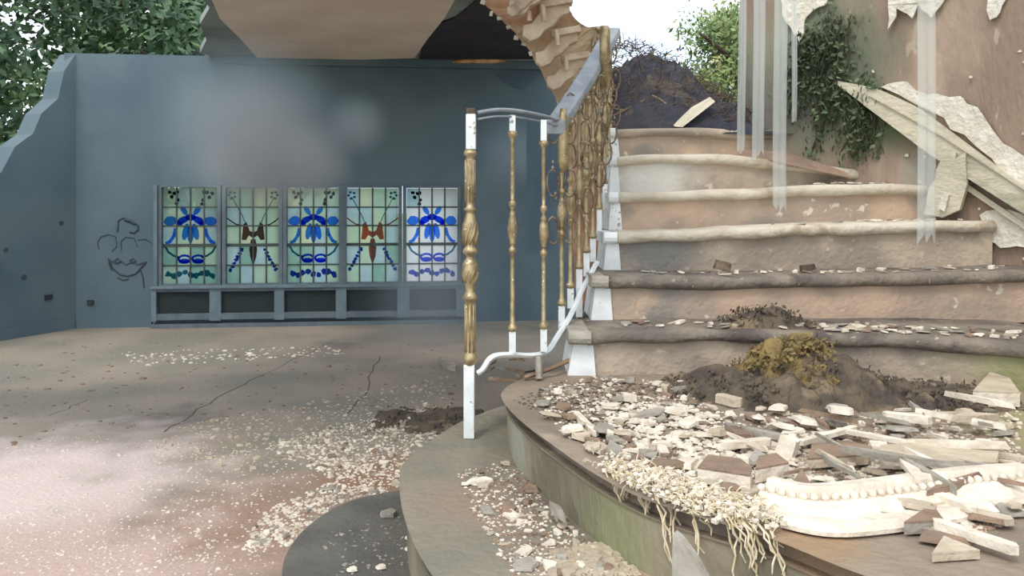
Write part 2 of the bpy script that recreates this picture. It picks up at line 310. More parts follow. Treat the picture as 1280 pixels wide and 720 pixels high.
# radiator casing under the sill
rc = empty('radiator_cover', BP(uof(350), .04, 0), 'long low blue-grey radiator casing with dark grilles under the stained glass windows', 'radiator cover')
px = [(199, 265), (279, 345), (357, 421), (434, 497), (512, 570)]
prev = uof(193); zt, zb = .352, .0; gz1, gz0 = .325, .125
for a, b in px:
    m = MB(); bbox_(m, prev, uof(a), .0, .09, zb+.06, zt-.001); prev = uof(b); m.build('stile', M['sill'], rc)
m = MB(); bbox_(m, prev, uof(583), .0, .09, zb+.06, zt-.001); m.build('stile', M['sill'], rc)
for z0, z1, nm in ((gz1, zt-.002, 'top_rail'), (.07, gz0, 'bottom_rail')):
    m = MB(); bbox_(m, uof(193), uof(583), .001, .088, z0, z1); m.build(nm, M['frame'], rc)
m = MB(); bbox_(m, uof(193), uof(583), .0, .11, .0, .035); m.build('plinth', M['frame'], rc)
for a, b in px:
    m = MB(); bbox_(m, uof(a), uof(b), .03, .045, gz0, gz1); g = m.build('grille', M['grille'], rc)
    m = MB()
    for k in range(1, 12): zz = gz0+(gz1-gz0)*k/12; bbox_(m, uof(a), uof(b), .045, .052, zz-.002, zz+.002)
    m.build('grille_wire', M['grille'], g)
m = MB(); bbox_(m, UL+.01, uof(190), 0.001, .02, 0, .09); tag(m.build('baseboard_back', M['hallwall']), kind='structure')
m = MB(); m.prism([LP(.02, 0), LP(6.3, 0), LP(6.3, .09), LP(.02, .09)], Vector((.93, -.37, 0))*.018); tag(m.build('baseboard_left', M['hallwall']), kind='structure')
# graffiti: a grinning mouth and a cap scrawled on the plaster
g = MB()
def scr(pts, r=.006):
    g.tube([BP(uof(x), .003, zof(x, y)) for x, y in pts], r, 5, 1)
scr([(137, 325), (141, 335), (150, 343), (160, 345), (170, 342), (178, 333), (183, 327)], .008)
scr([(139, 326), (146, 330), (152, 327), (158, 331), (166, 327), (172, 331), (180, 328)], .005)
for cx in (147, 166): scr([(cx-4, 326), (cx, 323), (cx+4, 326), (cx, 329), (cx-4, 326)], .006)
scr([(136, 323), (137, 331), (140, 338)], .007); scr([(147, 347), (154, 350), (161, 349)], .006); scr([(176, 338), (179, 348), (180, 360)], .006)
scr([(147, 290), (148, 276), (155, 272), (163, 276), (171, 280)], .007); scr([(156, 275), (162, 276), (169, 280)], .014); scr([(162, 290), (168, 291), (173, 287), (172, 281)], .008)
scr([(124, 312), (122, 303), (126, 296), (136, 293), (145, 296), (146, 308), (140, 314)], .004); scr([(152, 313), (151, 302), (158, 296), (168, 298), (172, 308)], .004); scr([(172, 300), (182, 299), (190, 304)], .004)
g.build('graffiti', M['ink'], wall_back)
for nm, (x, y), lab in (('wall_socket', (113.5, 378), 'small dark wall socket on the back wall left of the radiator casing'),):
    m = MB(); bbox_(m, uof(x-4), uof(x+4), 0, .015, zof(x, y+3), zof(x, y-3)); o = m.build(nm, M['socket']); tag(o, lab, 'socket', bevel) if False else tag(o, lab, 'socket')
    m = MB(); bbox_(m, uof(x-2), uof(x+2), .015, .02, zof(x, y+1.2), zof(x, y-1.2)); m.build('socket_insert', M['lead'], o)
m = MB(); sp = LP(.28, .31); m.box(sp+Vector((.93, -.37, 0))*.012, (.012, .07, .045), Matrix.Rotation(-.38, 3, 'Z')); o = m.build('wall_socket', M['socket']); tag(o, 'small dark wall socket low on the left wall near the corner', 'socket')
for s, z, r_ in ((.92, .78, .022), (.66, .74, .02), (.5, .5, .026), (1.25, .3, .02), (.15, .95, .02)):
    m = MB(); cc = LP(s, z); m.prism([cc+dirL*math.cos(k*math.pi/4)*r_*R.uniform(.8, 1.3)+Vector((0, 0, math.sin(k*math.pi/4)*r_)) for k in range(8)], Vector((.93, -.37, 0))*.004); m.build('chipped_hole', M['ink'], wall_left)

# ---------------------------------------------------------------- outside
gr = MB().box((0, 40, -.2), (160, 140, .1)).build('ground', M['ground']); tag(gr, kind='structure')
gr.location = (0, 0, 0)
def tree(loc, h, crown, n, leafm, label, seed, lsize=.12, group=None, squash=1):
    rr = random.Random(seed); loc = Vector(loc)
    root = empty('tree', loc, label, 'tree', group)
    m = MB(); m.tube([loc, loc+Vector((.1, 0, h*.35)), loc+Vector((-.05, .1, h*.7)), loc+Vector((0, 0, h*.95))], [h*.03, h*.024, h*.015, h*.006], 8); tr = m.build('trunk', M['bark'], root, True)
    for k in range(9):
        a = rr.uniform(0, 6.28); z = h*rr.uniform(.3, .8); b = loc+Vector((0, 0, z)); m = MB(); ln = crown*rr.uniform(.6, .95)
        e = b+Vector((math.cos(a)*ln, math.sin(a)*ln, ln*.5)); m.tube([b, b.lerp(e, .5)+Vector((0, 0, .1)), e], [h*.011, h*.007, h*.003], 5); m.build('branch', M['bark'], root, True)
    cl = []
    for k in range(46):
        v = Vector((rr.gauss(0, 1), rr.gauss(0, 1), rr.gauss(0, .8))).normalized()*crown*rr.uniform(.35, 1)
        v.z *= squash*1.15; cl.append(loc+Vector((0, 0, h*.66))+v)
    vv = []; ff = []
    for i in range(n):
        c = rr.choice(cl); p = c+Vector((rr.gauss(0, 1), rr.gauss(0, 1), rr.gauss(0, .8)))*crown*.15
        a = Vector((rr.gauss(0, 1), rr.gauss(0, 1), rr.gauss(0, 1))).normalized(); b = a.orthogonal().normalized(); s_ = lsize*rr.uniform(.6, 1.3); k = len(vv)
        vv += [p-a*s_*.6, p+b*s_*.28, p+a*s_*.6, p-b*s_*.28]; ff.append((k, k+1, k+2, k+3))
    m = MB(); m.v = [tuple(v) for v in vv]; m.f = ff; o = m.build('foliage', leafm, root); o['kind'] = 'stuff'
    return root
tree((-7.9, 10.0, -.15), 5.8, 2.3, 26000, M['leafdk'], 'dark green dense-leaved tree added for reflected foliage beyond the opened left wall, nearest the frame edge', 1)  # the first four trees are added to imitate reflected foliage
tree((-4.2, 12.6, -.15), 5.4, 2.3, 26000, M['leafdk'], 'grey-green tree added for reflected foliage behind the back wall at its left corner', 2)
tree((-9.9, 6.6, -.15), 4.2, 1.9, 16000, M['leafdk'], 'lower leafy tree added for reflected foliage, seen low through the gap in the left wall', 5)
tree((-6.2, 16.0, -.15), 7.0, 3.2, 26000, M['leafdk'], 'tall pale green tree added for reflected foliage farther back, filling the gap between the two nearer trees', 9, .2)
tree((3.9, 10.5, -.15), 4.6, 1.15, 12000, M['leaf'], 'sunlit yellow-green tree beyond the head of the stairs', 3, .1)
tree((2.35, 8.0, -.15), 3.6, 1.0, 20000, M['leaf'], 'smaller green tree just beside the stair wall behind the charred heap', 4, .055)

# ---------------------------------------------------------------- staircase
stair = empty('staircase', (1.2, 3.2, 0), 'ruined curved concrete staircase climbing right with worn nosings and white-painted ends', 'staircase')
def smooth_poly(pts, n=5):
    out = []
    for i in range(len(pts)-1):
        p0 = pts[max(i-1, 0)]; p1 = pts[i]; p2 = pts[i+1]; p3 = pts[min(i+2, len(pts)-1)]
        for k in range(n):
            t = k/n; out.append(.5*((2*p1)+(p2-p0)*t+(2*p0-5*p1+4*p2-p3)*t*t+(3*p1-p0-3*p2+p3)*t**3))
    out.append(pts[-1]); return out
def slab_step(name, edge, back, z1, z0, topmat, risermat, over=.025, nose=.045):
    """bullnosed tread over a riser; edge = front outline seen from above (list of Vector xy), back = closing points"""
    e = smooth_poly([Vector((x, y, 0)) for x, y in edge], 6); n = len(e)
    def offs(dv):
        o_ = []
        for i, p in enumerate(e):
            t = (e[min(i+1, n-1)]-e[max(i-1, 0)]).normalized(); o_.append(p+Vector((t.y, -t.x, 0))*dv)
        return o_
    sgn = offs.__call__
    prof = [(-.0, z1), (.012, z1-.004), (.02, z1-nose*.4), (.02, z1-nose*.7), (.012, z1-nose), (-.02, z1-nose)]
    prof = [(-.03, z1)]+[(d_+over-.02, z) for d_, z in prof[1:]]
    m = MB(); rings = []
    for d_, z in prof:
        ring = offs(-d_); rings.append([Vector((p.x, p.y, z+.004*noise.noise(p*5))) for p in ring])
    vv = [p for r in rings for p in r]; ff = []
    for j in range(len(rings)-1):
        for i in range(n-1): ff.append((j*n+i, j*n+i+1, (j+1)*n+i+1, (j+1)*n+i))
    bk = [Vector((x, y, z1)) for x, y in back]; k0 = len(vv); vv += bk
    ff.append(tuple(range(n))+tuple(k0+i for i in range(len(bk))))
    m.add(vv, ff); tr = m.build(name, topmat, stair)
    m = MB(); r1 = offs(-(-.01)); a = [Vector((p.x, p.y, z1-nose+.002)) for p in r1]; b = [Vector((p.x, p.y, z0)) for p in r1]
    m.add(a+b, [(i, i+1, n+i+1, n+i) for i in range(n-1)]); m.build(name+'_riser' if not name.endswith('tread') else 'riser', risermat, stair)
    return tr
# landing (z .5) and the two lower steps, outline runs from the far left end round to the near right
landing_edge = [(.30, 3.0), (.13, 2.93), (.05, 2.80), (.0, 2.66), (0, 2.53), (.046, 2.32), (.125, 2.09), (.236, 1.81), (.335, 1.66), (.48, 1.527), (.61, 1.36), (.8, 1.2), (1.2, 1.05), (1.8, 1.0), (2.55, 1.0)]
slab_step('landing', [(x, y) for x, y in landing_edge], [(2.55, 3.2), (.3, 3.2)], .5, .333, M['landing'], M['riser'])
stepb = [(.3, 3.2), (.05, 3.15), (-.12, 2.95), (-.22, 2.72), (-.295, 2.45), (-.29, 2.28), (-.235, 1.99), (-.135, 1.69), (.05, 1.35), (.35, 1.0), (.8, .75), (1.5, .65), (2.55, .65)]
slab_step('lower_step', stepb, [(2.55, 1.6), (.6, 1.6), (.4, 2.0), (.2, 3.2)], .333, .167, M['stepb'], M['riser'])
stepa = [(.2, 3.1), (-.1, 2.95), (-.32, 2.68), (-.485, 2.555), (-.57, 2.38), (-.585, 2.19), (-.55, 2.02), (-.45, 1.7), (-.2, 1.2), (.1, .85), (.6, .5), (1.5, .35), (2.55, .35)]
slab_step('lowest_step', stepa, [(2.55, 1.2), (.5, 1.3), (.2, 3.1)], .167, 0, M['stepa'], M['riser'])
# flight: front outlines of the nosings traced left to right (px x, px y, distance)
N = [[(735, 414, 2.87), (900, 412, 2.88), (1050, 417, 2.82), (1170, 421, 2.76), (1290, 430, 2.64), (1450, 445, 2.5)],
     [(757, 345, 3.12), (900, 346, 3.14), (1050, 344, 3.17), (1170, 341, 3.2), (1300, 337, 3.2), (1400, 336, 3.15)],
     [(768, 290, 3.38), (880, 287, 3.40), (1000, 281, 3.42), (1100, 278, 3.44), (1245, 276, 3.42)],
     [(770, 240, 3.63), (900, 237, 3.66), (1050, 230, 3.70), (1165, 231, 3.72)],
     [(768, 195, 3.88), (850, 192, 3.92), (930, 195, 3.96), (1075, 212, 3.98)],
     [(768, 160, 4.13), (850, 159, 4.18), (925, 161, 4.25), (1010, 163, 4.3)]]
lines = [smooth_poly([P(*p) for p in l], 6) for l in N]
zprev = [.5]+[sum(p.z for p in l)/len(l) for l in lines]
tmat = [M['nosedark'], M['nosedark'], M['nosepale'], M['nosepale'], M['nosepale'], M['conc']]
rmat = [M['conc'], M['concpink'], M['conc'], M['concpink'], M['conc'], M['concpink']]
TZ = []
for k, l in enumerate(lines):
    n = len(l); nose = .052
    depth = (.8, .5, .42, .4, .45, 1.5)[k]
    m = MB(); rings = []
    for dv, dz in ((depth, 0), (.03, .0), (.008, -.003), (-.006, -.014), (-.008, -.03), (0, -.045), (.03, -nose)):
        ring = []
        for i, p in enumerate(l):
            wv = .007*noise.noise(Vector((p.x*6, k*3.1, dz*30)))+(.006*noise.noise(Vector((p.x*22, k, dz*60))) if dv < .02 else 0)
            ring.append(Vector((p.x, p.y+dv+wv, p.z+dz+wv)))
        rings.append(ring)
    vv = [p for r in rings for p in r]; ff = [(j*n+i, j*n+i+1, (j+1)*n+i+1, (j+1)*n+i) for j in range(len(rings)-1) for i in range(n-1)]
    ff += [tuple(j*n for j in range(len(rings))), tuple(j*n+n-1 for j in range(len(rings)-1, -1, -1))]
    m.add(vv, ff); m.build('tread', tmat[k], stair, True)
    m = MB(); zb = (.495 if k == 0 else 0)
    up = []; dn = []
    for i, p in enumerate(l):
        if k == 0: z0 = .495
        else:
            pl = lines[k-1]; z0 = min(pl, key=lambda q_: abs(q_.x-p.x)).z-.004
        yy = p.y+.025+.006*noise.noise(Vector((p.x*4, k, 0))); up.append(Vector((p.x, yy, p.z-nose+.01))); dn.append(Vector((p.x, yy+.004, z0)))
    m.add(up+dn+[p+Vector((0, .05, 0)) for p in up]+[p+Vector((0, .05, 0)) for p in dn], [(i, i+1, n+i+1, n+i) for i in range(n-1)]+[(2*n+i, 3*n+i, 3*n+i+1, 2*n+i+1) for i in range(n-1)]+[(0, n, 3*n, 2*n), (n-1, 3*n-1, 4*n-1, 2*n-1)])
    m.build('riser', rmat[k], stair)
    # white painted end of the step with its own moulded cap
    p = l[0]; z0 = .5 if k == 0 else lines[k-1][0].z
    wdt = (.065, .05, .04, .028, .02, .02)[k]
    m = MB(); m.prism([Vector((p.x-wdt*1.1, p.y+.02, z0)), Vector((p.x+.03, p.y+.015, z0)), Vector((p.x+.02, p.y+.015, p.z-.045)), Vector((p.x-wdt*.75, p.y+.02, p.z-.045))], (0, .3, 0)); m.build('end_block', M['white'], stair)
    m = MB()
    m.tube([Vector((p.x-wdt*1.05, p.y+.006, p.z-.024)), Vector((p.x+.012, p.y+.0, p.z-.024))], .025, 10); m.box((p.x-wdt*.5, p.y+.16, p.z-.024), (wdt+.01, .3, .045)); m.build('end_cap', M['plaster4'] if k < 2 else M['white'], stair)
# body under the flight
m = MB(); m.prism([Vector((.42, 3.3, .0)), Vector((.42, 3.3, .7)), Vector((.52, 3.9, 1.1)), Vector((.52, 5.6, 1.42)), Vector((.52, 5.6, 0))], (.02, 0, 0))
pts = [(.335, 3.0, .5), (.42, 3.28, .66), (.47, 3.55, .84), (.5, 3.8, 1.02), (.53, 4.05, 1.2), (.55, 4.3, 1.38), (.56, 5.6, 1.4)]
m = MB(); a = [Vector(p) for p in pts]; b = [Vector((p[0], p[1], 0)) for p in pts]; n = len(a)
m.add(a+b, [(i, i+1, n+i+1, n+i) for i in range(n-1)]); m.build('side_string', M['arch'], stair)
# ---------------------------------------------------------------- curved stair wall on the right
plan = [(1.29, 4.52), (1.37, 4.36), (1.5, 4.2), (1.70, 4.0), (1.92, 3.75), (2.1, 3.45), (2.28, 3.05), (2.45, 2.4), (2.55, 1.5), (2.55, .4)]
wp = smooth_poly([Vector((x, y, 0)) for x, y in plan], 8)
m = MB(); n = len(wp); rows_ = 26; ZW = 3.3
vv = []
for j in range(rows_+1):
    z = ZW*j/rows_
    for p in wp:
        d_ = .02*noise.noise(Vector((p.x*3, p.y*3, z*3)))+.008*noise.noise(Vector((p.x*11, p.y*11, z*11))); vv.append(Vector((p.x+d_*.8, p.y+d_*.6, z)))
ff = [(j*n+i, j*n+i+1, (j+1)*n+i+1, (j+1)*n+i) for j in range(rows_) for i in range(n-1)]
m.add(vv, ff); vb = [v+Vector((.16, .12, 0)) for v in vv]
m.add(vb, [(f[3], f[2], f[1], f[0]) for f in ff]); nn = len(vv)
for j in range(rows_): m.f.append((j*n, (j+1)*n, nn+(j+1)*n, nn+j*n)); m.f.append((j*n+n-1, nn+j*n+n-1, nn+(j+1)*n+n-1, (j+1)*n+n-1))
for i in range(n-1): m.f.append((rows_*n+i, rows_*n+i+1, nn+rows_*n+i+1, nn+rows_*n+i))
wall_right = tag(m.build('wall_right', M['wallr'], None, True), kind='structure')
def wd(x):
    r = (x-640)/F
    for i in range(len(wp)-1):
        a, b = wp[i], wp[i+1]; fa, fb = a.x-r*a.y, b.x-r*b.y
        if fa*fb <= 0 and fa != fb: t = fa/(fa-fb); return a.y+(b.y-a.y)*t
    return 3.0
def WR(x, y, off=.0): return P(x, y, wd(x)-off)
WN = Vector((-.62, -.78, 0))
def wallslab(mb, pts, off, th):
    a = [WR(x, y)+WN*off for x, y in pts]; n_ = len(a); c = sum(a, Vector())/n_
    b = [p+WN*th for p in a]
    mb.add(a+b, [(i, (i+1) % n_, n_+(i+1) % n_, n_+i) for i in range(n_)]+[tuple(range(2*n_-1, n_-1, -1))])
def band(mb, up, lo, off, th, nseg=24):
    """moulding band between an upper and a lower outline along the wall"""
    def at(l, x):
        for (x0, y0), (x1, y1) in zip(l, l[1:]):
            if x0 <= x <= x1: return y0+(y1-y0)*(x-x0)/(x1-x0)
        return l[-1][1]
    x0, x1 = up[0][0], up[-1][0]; A = []
    for i in range(nseg+1):
        x = x0+(x1-x0)*i/nseg; yu, yl = at(up, x), at(lo, x); pu, pl = WR(x, yu), WR(x, yl)
        A += [pu+WN*(off-.03), pu+WN*(off+th), pl+WN*(off+th), pl+WN*(off-.03)]
    fs = []
    for i in range(nseg):
        for k in range(3): fs.append((i*4+k, i*4+k+1, (i+1)*4+k+1, (i+1)*4+k))
    fs += [(0, 3, 2, 1), (nseg*4, nseg*4+1, nseg*4+2, nseg*4+3)]
    mb.add(A, fs)
string = empty('stair_string_moulding', WR(1180, 190), 'cream painted stair string moulding running diagonally down the peeling stair wall', 'moulding')
m = MB(); band(m, [(1052, 103), (1100, 112), (1150, 135), (1200, 172), (1320, 262)], [(1052, 108), (1110, 152), (1165, 190), (1230, 232), (1320, 292)], .03, .035); m.build('face_board', M['moulding'], string)
m = MB(); band(m, [(1085, 128), (1165, 184), (1320, 283)], [(1085, 133), (1165, 193), (1320, 291)], .065, .02); m.build('lower_bead', M['moulding'], string)
m = MB(); band(m, [(1090, 118), (1180, 168), (1320, 258)], [(1090, 121), (1180, 171), (1320, 262)], .065, .012); m.build('upper_bead', M['moulding'], string)
m = MB(); band(m, [(1205, 226), (1320, 304)], [(1205, 234), (1320, 312)], .02, .03); m.build('under_fillet', M['moulding'], string)
# snapped bracket leaning where the string broke
br = empty('broken_newel_block', WR(1190, 268)+WN*.1, 'splintered cream plaster block standing upright on the third tread under the diagonal moulding', 'plaster block')
def shard3(mb, c, s, rot, n=7, rnd=R):
    vv = []; 
    for k in range(n):
        a = k*2*math.pi/n+rnd.uniform(-.25, .25); r = rnd.uniform(.62, 1.15); vv.append((math.cos(a)*r, math.sin(a)*r))
    lo = [rot @ Vector((x*s[0], y*s[1], -s[2])) for x, y in vv]; hi = [rot @ Vector((x*s[0]*rnd.uniform(.8, 1), y*s[1]*rnd.uniform(.8, 1), s[2]*rnd.uniform(.7, 1.2))) for x, y in vv]
    mb.add([Vector(c)+p for p in lo+hi], [tuple(range(n-1, -1, -1)), tuple(range(n, 2*n))]+[(i, (i+1) % n, n+(i+1) % n, n+i) for i in range(n)])
b0 = WR(1190, 262)+WN*.12
for pts, th, nm in (([(1168, 268), (1176, 212), (1184, 196), (1200, 192), (1197, 230), (1184, 272)], .05, 'splinter'), ([(1183, 272), (1190, 236), (1200, 200), (1212, 192), (1214, 232), (1205, 262)], .06, 'splinter'), ([(1160, 268), (1166, 236), (1176, 222), (1178, 270)], .04, 'splinter'), ([(1180, 260), (1186, 240), (1193, 244), (1188, 264)], .085, 'splinter')):
    m = MB(); wallslab(m, pts, .05, th); m.build(nm, M['moulding'] if th != .085 else M['flake'], br)
# remnants of white plaster
def ragged(pts, j=3, n=4):
    out = []
    for i in range(len(pts)):
        a, b = pts[i], pts[(i+1) % len(pts)]
        for k in range(n): t = k/n; out.append((a[0]+(b[0]-a[0])*t+R.uniform(-j, j), a[1]+(b[1]-a[1])*t+R.uniform(-j, j)))
    return out
for pts, j in (([(1105, 108), (1128, 100), (1160, 118), (1200, 120), (1232, 142), (1255, 178), (1290, 205), (1300, 240), (1270, 228), (1240, 200), (1205, 170), (1165, 140)], 3),
               ([(1112, -10), (1112, 40), (1124, 12), (1142, 24), (1150, 8), (1166, 22), (1180, 2), (1195, -10)], 2), ([(1232, -10), (1238, 26), (1252, 18), (1262, -10)], 2),
               ([(1228, 270), (1250, 258), (1290, 275), (1290, 305), (1262, 312), (1235, 300)], 3), ([(975, -8), (982, 30), (1000, 52), (1012, 20), (1035, 6), (1045, -8)], 3)):
    m = MB(); wallslab(m, ragged(pts, j, 3), .008, .018); m.build('plaster_remnant', M['flake'], wall_right)
m = MB()
for _ in range(70):
    x, y = R.uniform(1090, 1285), R.uniform(60, 330)
    if y > 130+(x-1100)*.9+60 or y < (x-1100)*.75+70: 
        if R.random() < .6: continue
    wallslab(m, [(x+R.uniform(1, 4)*math.cos(a*1.26), y+R.uniform(1, 3)*math.sin(a*1.26)) for a in range(5)], .005, .008)
o = m.build('plaster_fleck', M['flake'], wall_right); o['kind'] = 'stuff'
# ivy hanging on the wall
def leaves(name, pts, n, spread, ls, mt, parent=None, droop=0):
    m = MB()
    for i in range(n):
        c = R.choice(pts); p = Vector(c)+Vector((R.gauss(0, 1)*spread[0], R.gauss(0, 1)*spread[1], R.gauss(0, 1)*spread[2]))
        a = Vector((R.gauss(0, 1), R.gauss(0, 1), R.gauss(0, 1)-droop)).normalized(); b = a.orthogonal().normalized(); s_ = ls*R.uniform(.6, 1.4)
        m.add([p-a*s_*.6, p+b*s_*.35, p+a*s_*.6, p-b*s_*.35], [(0, 1, 2, 3)])
    return m.build(name, mt, parent)
iv = empty('hanging_ivy', WR(1050, 150)+WN*.04, 'green mossy creeper hanging in strands down the stair wall above the top treads', 'creeper')
strands = []
for k in range(11):
    x = 985+k*11+R.uniform(-4, 4); y0 = 20+R.uniform(0, 40) if x < 1070 else 100+R.uniform(0, 20); y1 = R.uniform(110, 190) if x < 1050 else 188+R.uniform(-12, 8)
    pts = [WR(x+R.uniform(-4, 4)+(0 if x > 1050 else (1060-x)*.25*(1-t/8)), y0+(y1-y0)*t/8)+WN*.03 for t in range(9)]; strands += pts
    MB().tube(pts, .004, 5).build('stem', M['bark'], iv)
o = leaves('foliage', strands, 2600, (.035, .02, .035), .026, M['ivy'], iv, 1.5); o['kind'] = 'stuff'
# ---------------------------------------------------------------- broken curved soffit of the upper flight
arch = empty('broken_upper_flight', P(700, 100, 4.3), 'broken curved masonry edge of the upper flight with carved tread-end brackets, orange to cream', 'masonry')
inner = smooth_poly([Vector((x, y, 0)) for x, y in [(575, -25), (600, -2), (628, 24), (652, 50), (672, 82), (690, 115), (702, 150), (712, 230), (718, 330), (722, 420)]], 5)
outer = smooth_poly([Vector((x, y, 0)) for x, y in [(712, -25), (712, -2), (713, 14), (722, 26), (736, 34), (762, 40), (764, 120), (764, 230), (764, 330), (764, 420)]], 5)
def dep(i, n): return 3.75+.65*min(1, i/(n*.6))
m = MB(); n = len(inner); A = []
for i in range(n):
    d_ = dep(i, n); a = P(inner[i].x+R.uniform(-1.2, 1.2), inner[i].y+R.uniform(-1, 1), d_); b = P(outer[i].x, outer[i].y, d_+.05)
    for t in (0, .33, .66, 1): A.append(a.lerp(b, t)+Vector((0, .03*noise.noise(Vector((i*.5, t*3, 0))), 0)))
    A += [a+Vector((.03, .3, .03)), b+Vector((0, .3, 0))]
ff = []
for i in range(n-1):
    o0, o1 = i*6, (i+1)*6
    for k in range(3): ff.append((o0+k, o0+k+1, o1+k+1, o1+k))
    ff += [(o0, o1, o1+4, o0+4), (o0+3, o0+5, o1+5, o1+3), (o0+4, o1+4, o1+5, o0+5)]
ff += [(0, 4, 5, 3, 2, 1)]
m.add(A, ff); m.build('soffit_string', M['arch'], arch)
M['archpale'] = mat('bracket_plaster', (214, 196, 172), (190, 166, 142), (160, 140, 122), scale=9, bump=.6)
for (x, y, d_, s_) in ((665, -2, 3.85, 1.1), (682, 28, 3.98, 1.1), (695, 62, 4.1, 1), (708, 92, 4.2, .95), (720, 120, 4.28, .85), (652, 8, 3.83, .7)):
    m = MB()
    pr = [(-26, 18), (-26, 6), (-16, 4), (-10, -4), (-4, -14), (10, -20), (26, -20), (26, -8), (16, -4), (8, 6), (-2, 12), (-8, 20), (-18, 24)]
    m.prism([P(x+a*s_, y+b*s_, d_+.0) for a, b in pr], (0, -.06, 0)); m.build('bracket', M['archpale'], arch, bevel=.006)
    m = MB(); m.prism([P(x+a*s_, y+b*s_, d_) for a, b in ((-8, -20), (28, -26), (30, -18), (-6, -12))], (0, -.09, 0)); m.build('tread_end', M['archpale'], arch, bevel=.004)
    m = MB(); m.tube([P(x+12*s_, y+8*s_, d_+.01), P(x+14*s_, y+26*s_, d_+.01)], .012, 6); m.build('fluting', M['archpale'], arch)
for k in range(9):
    i = 2+k*2; p = inner[i]; m = MB(); shard3(m, P(p.x-2+R.uniform(-2, 2), p.y+R.uniform(-2, 4), dep(i, n)-.02), (.012, .012, .012), Matrix.Rotation(R.uniform(0, 3), 3, 'Y'), 6); m.build('plaster_crumb', M['flake'], arch)
# ---------------------------------------------------------------- balustrade
bal = empty('balustrade', P(588, 547, 2.695), 'brass and white-painted stair balustrade with curved grey handrail, climbing from the newel', 'balustrade')
def knop(z, h, r): return [(r*.45, z-h*.5), (r*.6, z-h*.45), (r*.5, z-h*.4), (r*.8, z-h*.25), (r, z), (r*.8, z+h*.25), (r*.5, z+h*.4), (r*.62, z+h*.45), (r*.45, z+h*.5)]
# newel
px_, d0 = 588, 2.695; X0 = (586.5-640)*d0/F; zz = lambda y: EYE+(HZ-y)*d0/F
nw = MB().box((X0, d0, (zz(547)+zz(455))/2), (.036, .036, zz(455)-zz(547))).build('newel_foot', M['white'], bal, bevel=.003)
R0 = .018
prof = [(.02, zz(456)), (.024, zz(450)), (.026, zz(446)), (.018, zz(442)), (.017, zz(440)), (.0165, zz(378)), (.02, zz(376)), (.027, zz(372)), (.02, zz(368)), (.014, zz(364)), (.018, zz(356)), (.027, zz(346)), (.028, zz(336)), (.02, zz(326)), (.013, zz(322)), (.016, zz(318)), (.026, zz(316)), (.024, zz(312)), (.015, zz(308)), (.02, zz(302)), (.027, zz(292)), (.024, zz(280)), (.015, zz(268)), (.014, zz(264)), (.024, zz(262)), (.013, zz(258)), (.0125, zz(254)), (.015, zz(252)), (.0155, zz(200)), (.013, zz(196)), (.023, zz(193)), (.021, zz(190)), (.016, zz(187))]
m = MB(); m.lathe(prof, (X0+.003, d0, 0), 18); m.build('newel_shaft', M['brass'], bal, True)
m = MB()
for k in range(8):
    a = k*math.pi/4
    for ya, yb, r1 in ((252, 200, .0158), (440, 380, .017)): m.tube([(X0+.003+math.cos(a)*r1, d0+math.sin(a)*r1, zz(ya)), (X0+.003+math.cos(a)*r1, d0+math.sin(a)*r1, zz(yb))], .003, 5)
    for zc, h in ((292, 14), (341, 12)): m.tube([(X0+.003+math.cos(a+t*.25)*.027*(1-abs(t-2)*.12), d0+math.sin(a+t*.25)*.027*(1-abs(t-2)*.12), zz(zc+h-h*t*.5)) for t in range(5)], .004, 5)
m.build('reeding', M['brass'], bal, True)
MB().box((X0+.006, d0, (zz(187)+zz(143))/2), (.033, .036, zz(143)-zz(187))).build('newel_head', M['white'], bal, bevel=.003)
MB().box((X0+.006, d0, zz(139.5)), (.03, .03, .022)).build('newel_cap', M['wooddk'], bal, bevel=.003)
def baluster(x, d_, ytop_w, ytop_b, ybot_b, ybot_w, r=.010, ornate=False, ncx=None):
    X = (x-640)*d_/F; Z = lambda y: EYE+(HZ-y)*d_/F
    zt, zb = Z(ytop_b), Z(ybot_b); h = zt-zb; mid = zb+h*.52
    root = MB().lathe([(r*1.5, zb), (r*1.7, zb+.012), (r*1.2, zb+.02), (r*.8, zb+.03), (r*.72, mid-.12)]+knop(mid-.08, .035, r*1.25)+knop(mid-.005, .11, r*1.7)+knop(mid+.08, .035, r*1.25)+[(r*.72, mid+.12), (r*.68, zt-.03), (r*1.1, zt-.02), (r*1.7, zt-.012), (r*1.4, zt)], (X, d_, 0), 12).build('baluster', M['brass'], bal, True)
    if ybot_w: MB().box((X, d_, (zb+Z(ybot_w))/2), (r*2.2, r*2.2, zb-Z(ybot_w))).build('baluster_foot', M['white'], root)
    if ytop_w: MB().box((X, d_, (zt+Z(ytop_w))/2), (r*2.0, r*2.0, Z(ytop_w)-zt)).build('baluster_head', M['white'], root)
    if ornate:
        m = MB()
        for s in (-1, 1):
            for zc in (mid+.1, mid-.08, mid+.3):
                pts = []
                for t in range(15):
                    a = t/14*math.pi*2.2; rr = .075*(1-t/20); pts.append((X+s*(.012+rr*(1-math.cos(a))*.42), d_-.01+s*.02*t/14, zc+rr*math.sin(a)))
                m = MB(); m.tube(pts, .0045, 5); m.build('scroll', M['bronze'], root, True)
        for _ in range(7):
            m = MB(); a = R.uniform(0, 6.28); c = Vector((X+math.cos(a)*.035, d_-.012, mid+R.uniform(-.16, .34))); m.lathe([(.001, -.008), (.007, 0), (.001, .008)], c, 6); m.build('rosette', M['plaster4'], root, True)
baluster(640.5, 2.77, 144, 164, 414, 441, .0105)
baluster(679.5, 2.88, 150, 176, 411, 439, .0105)
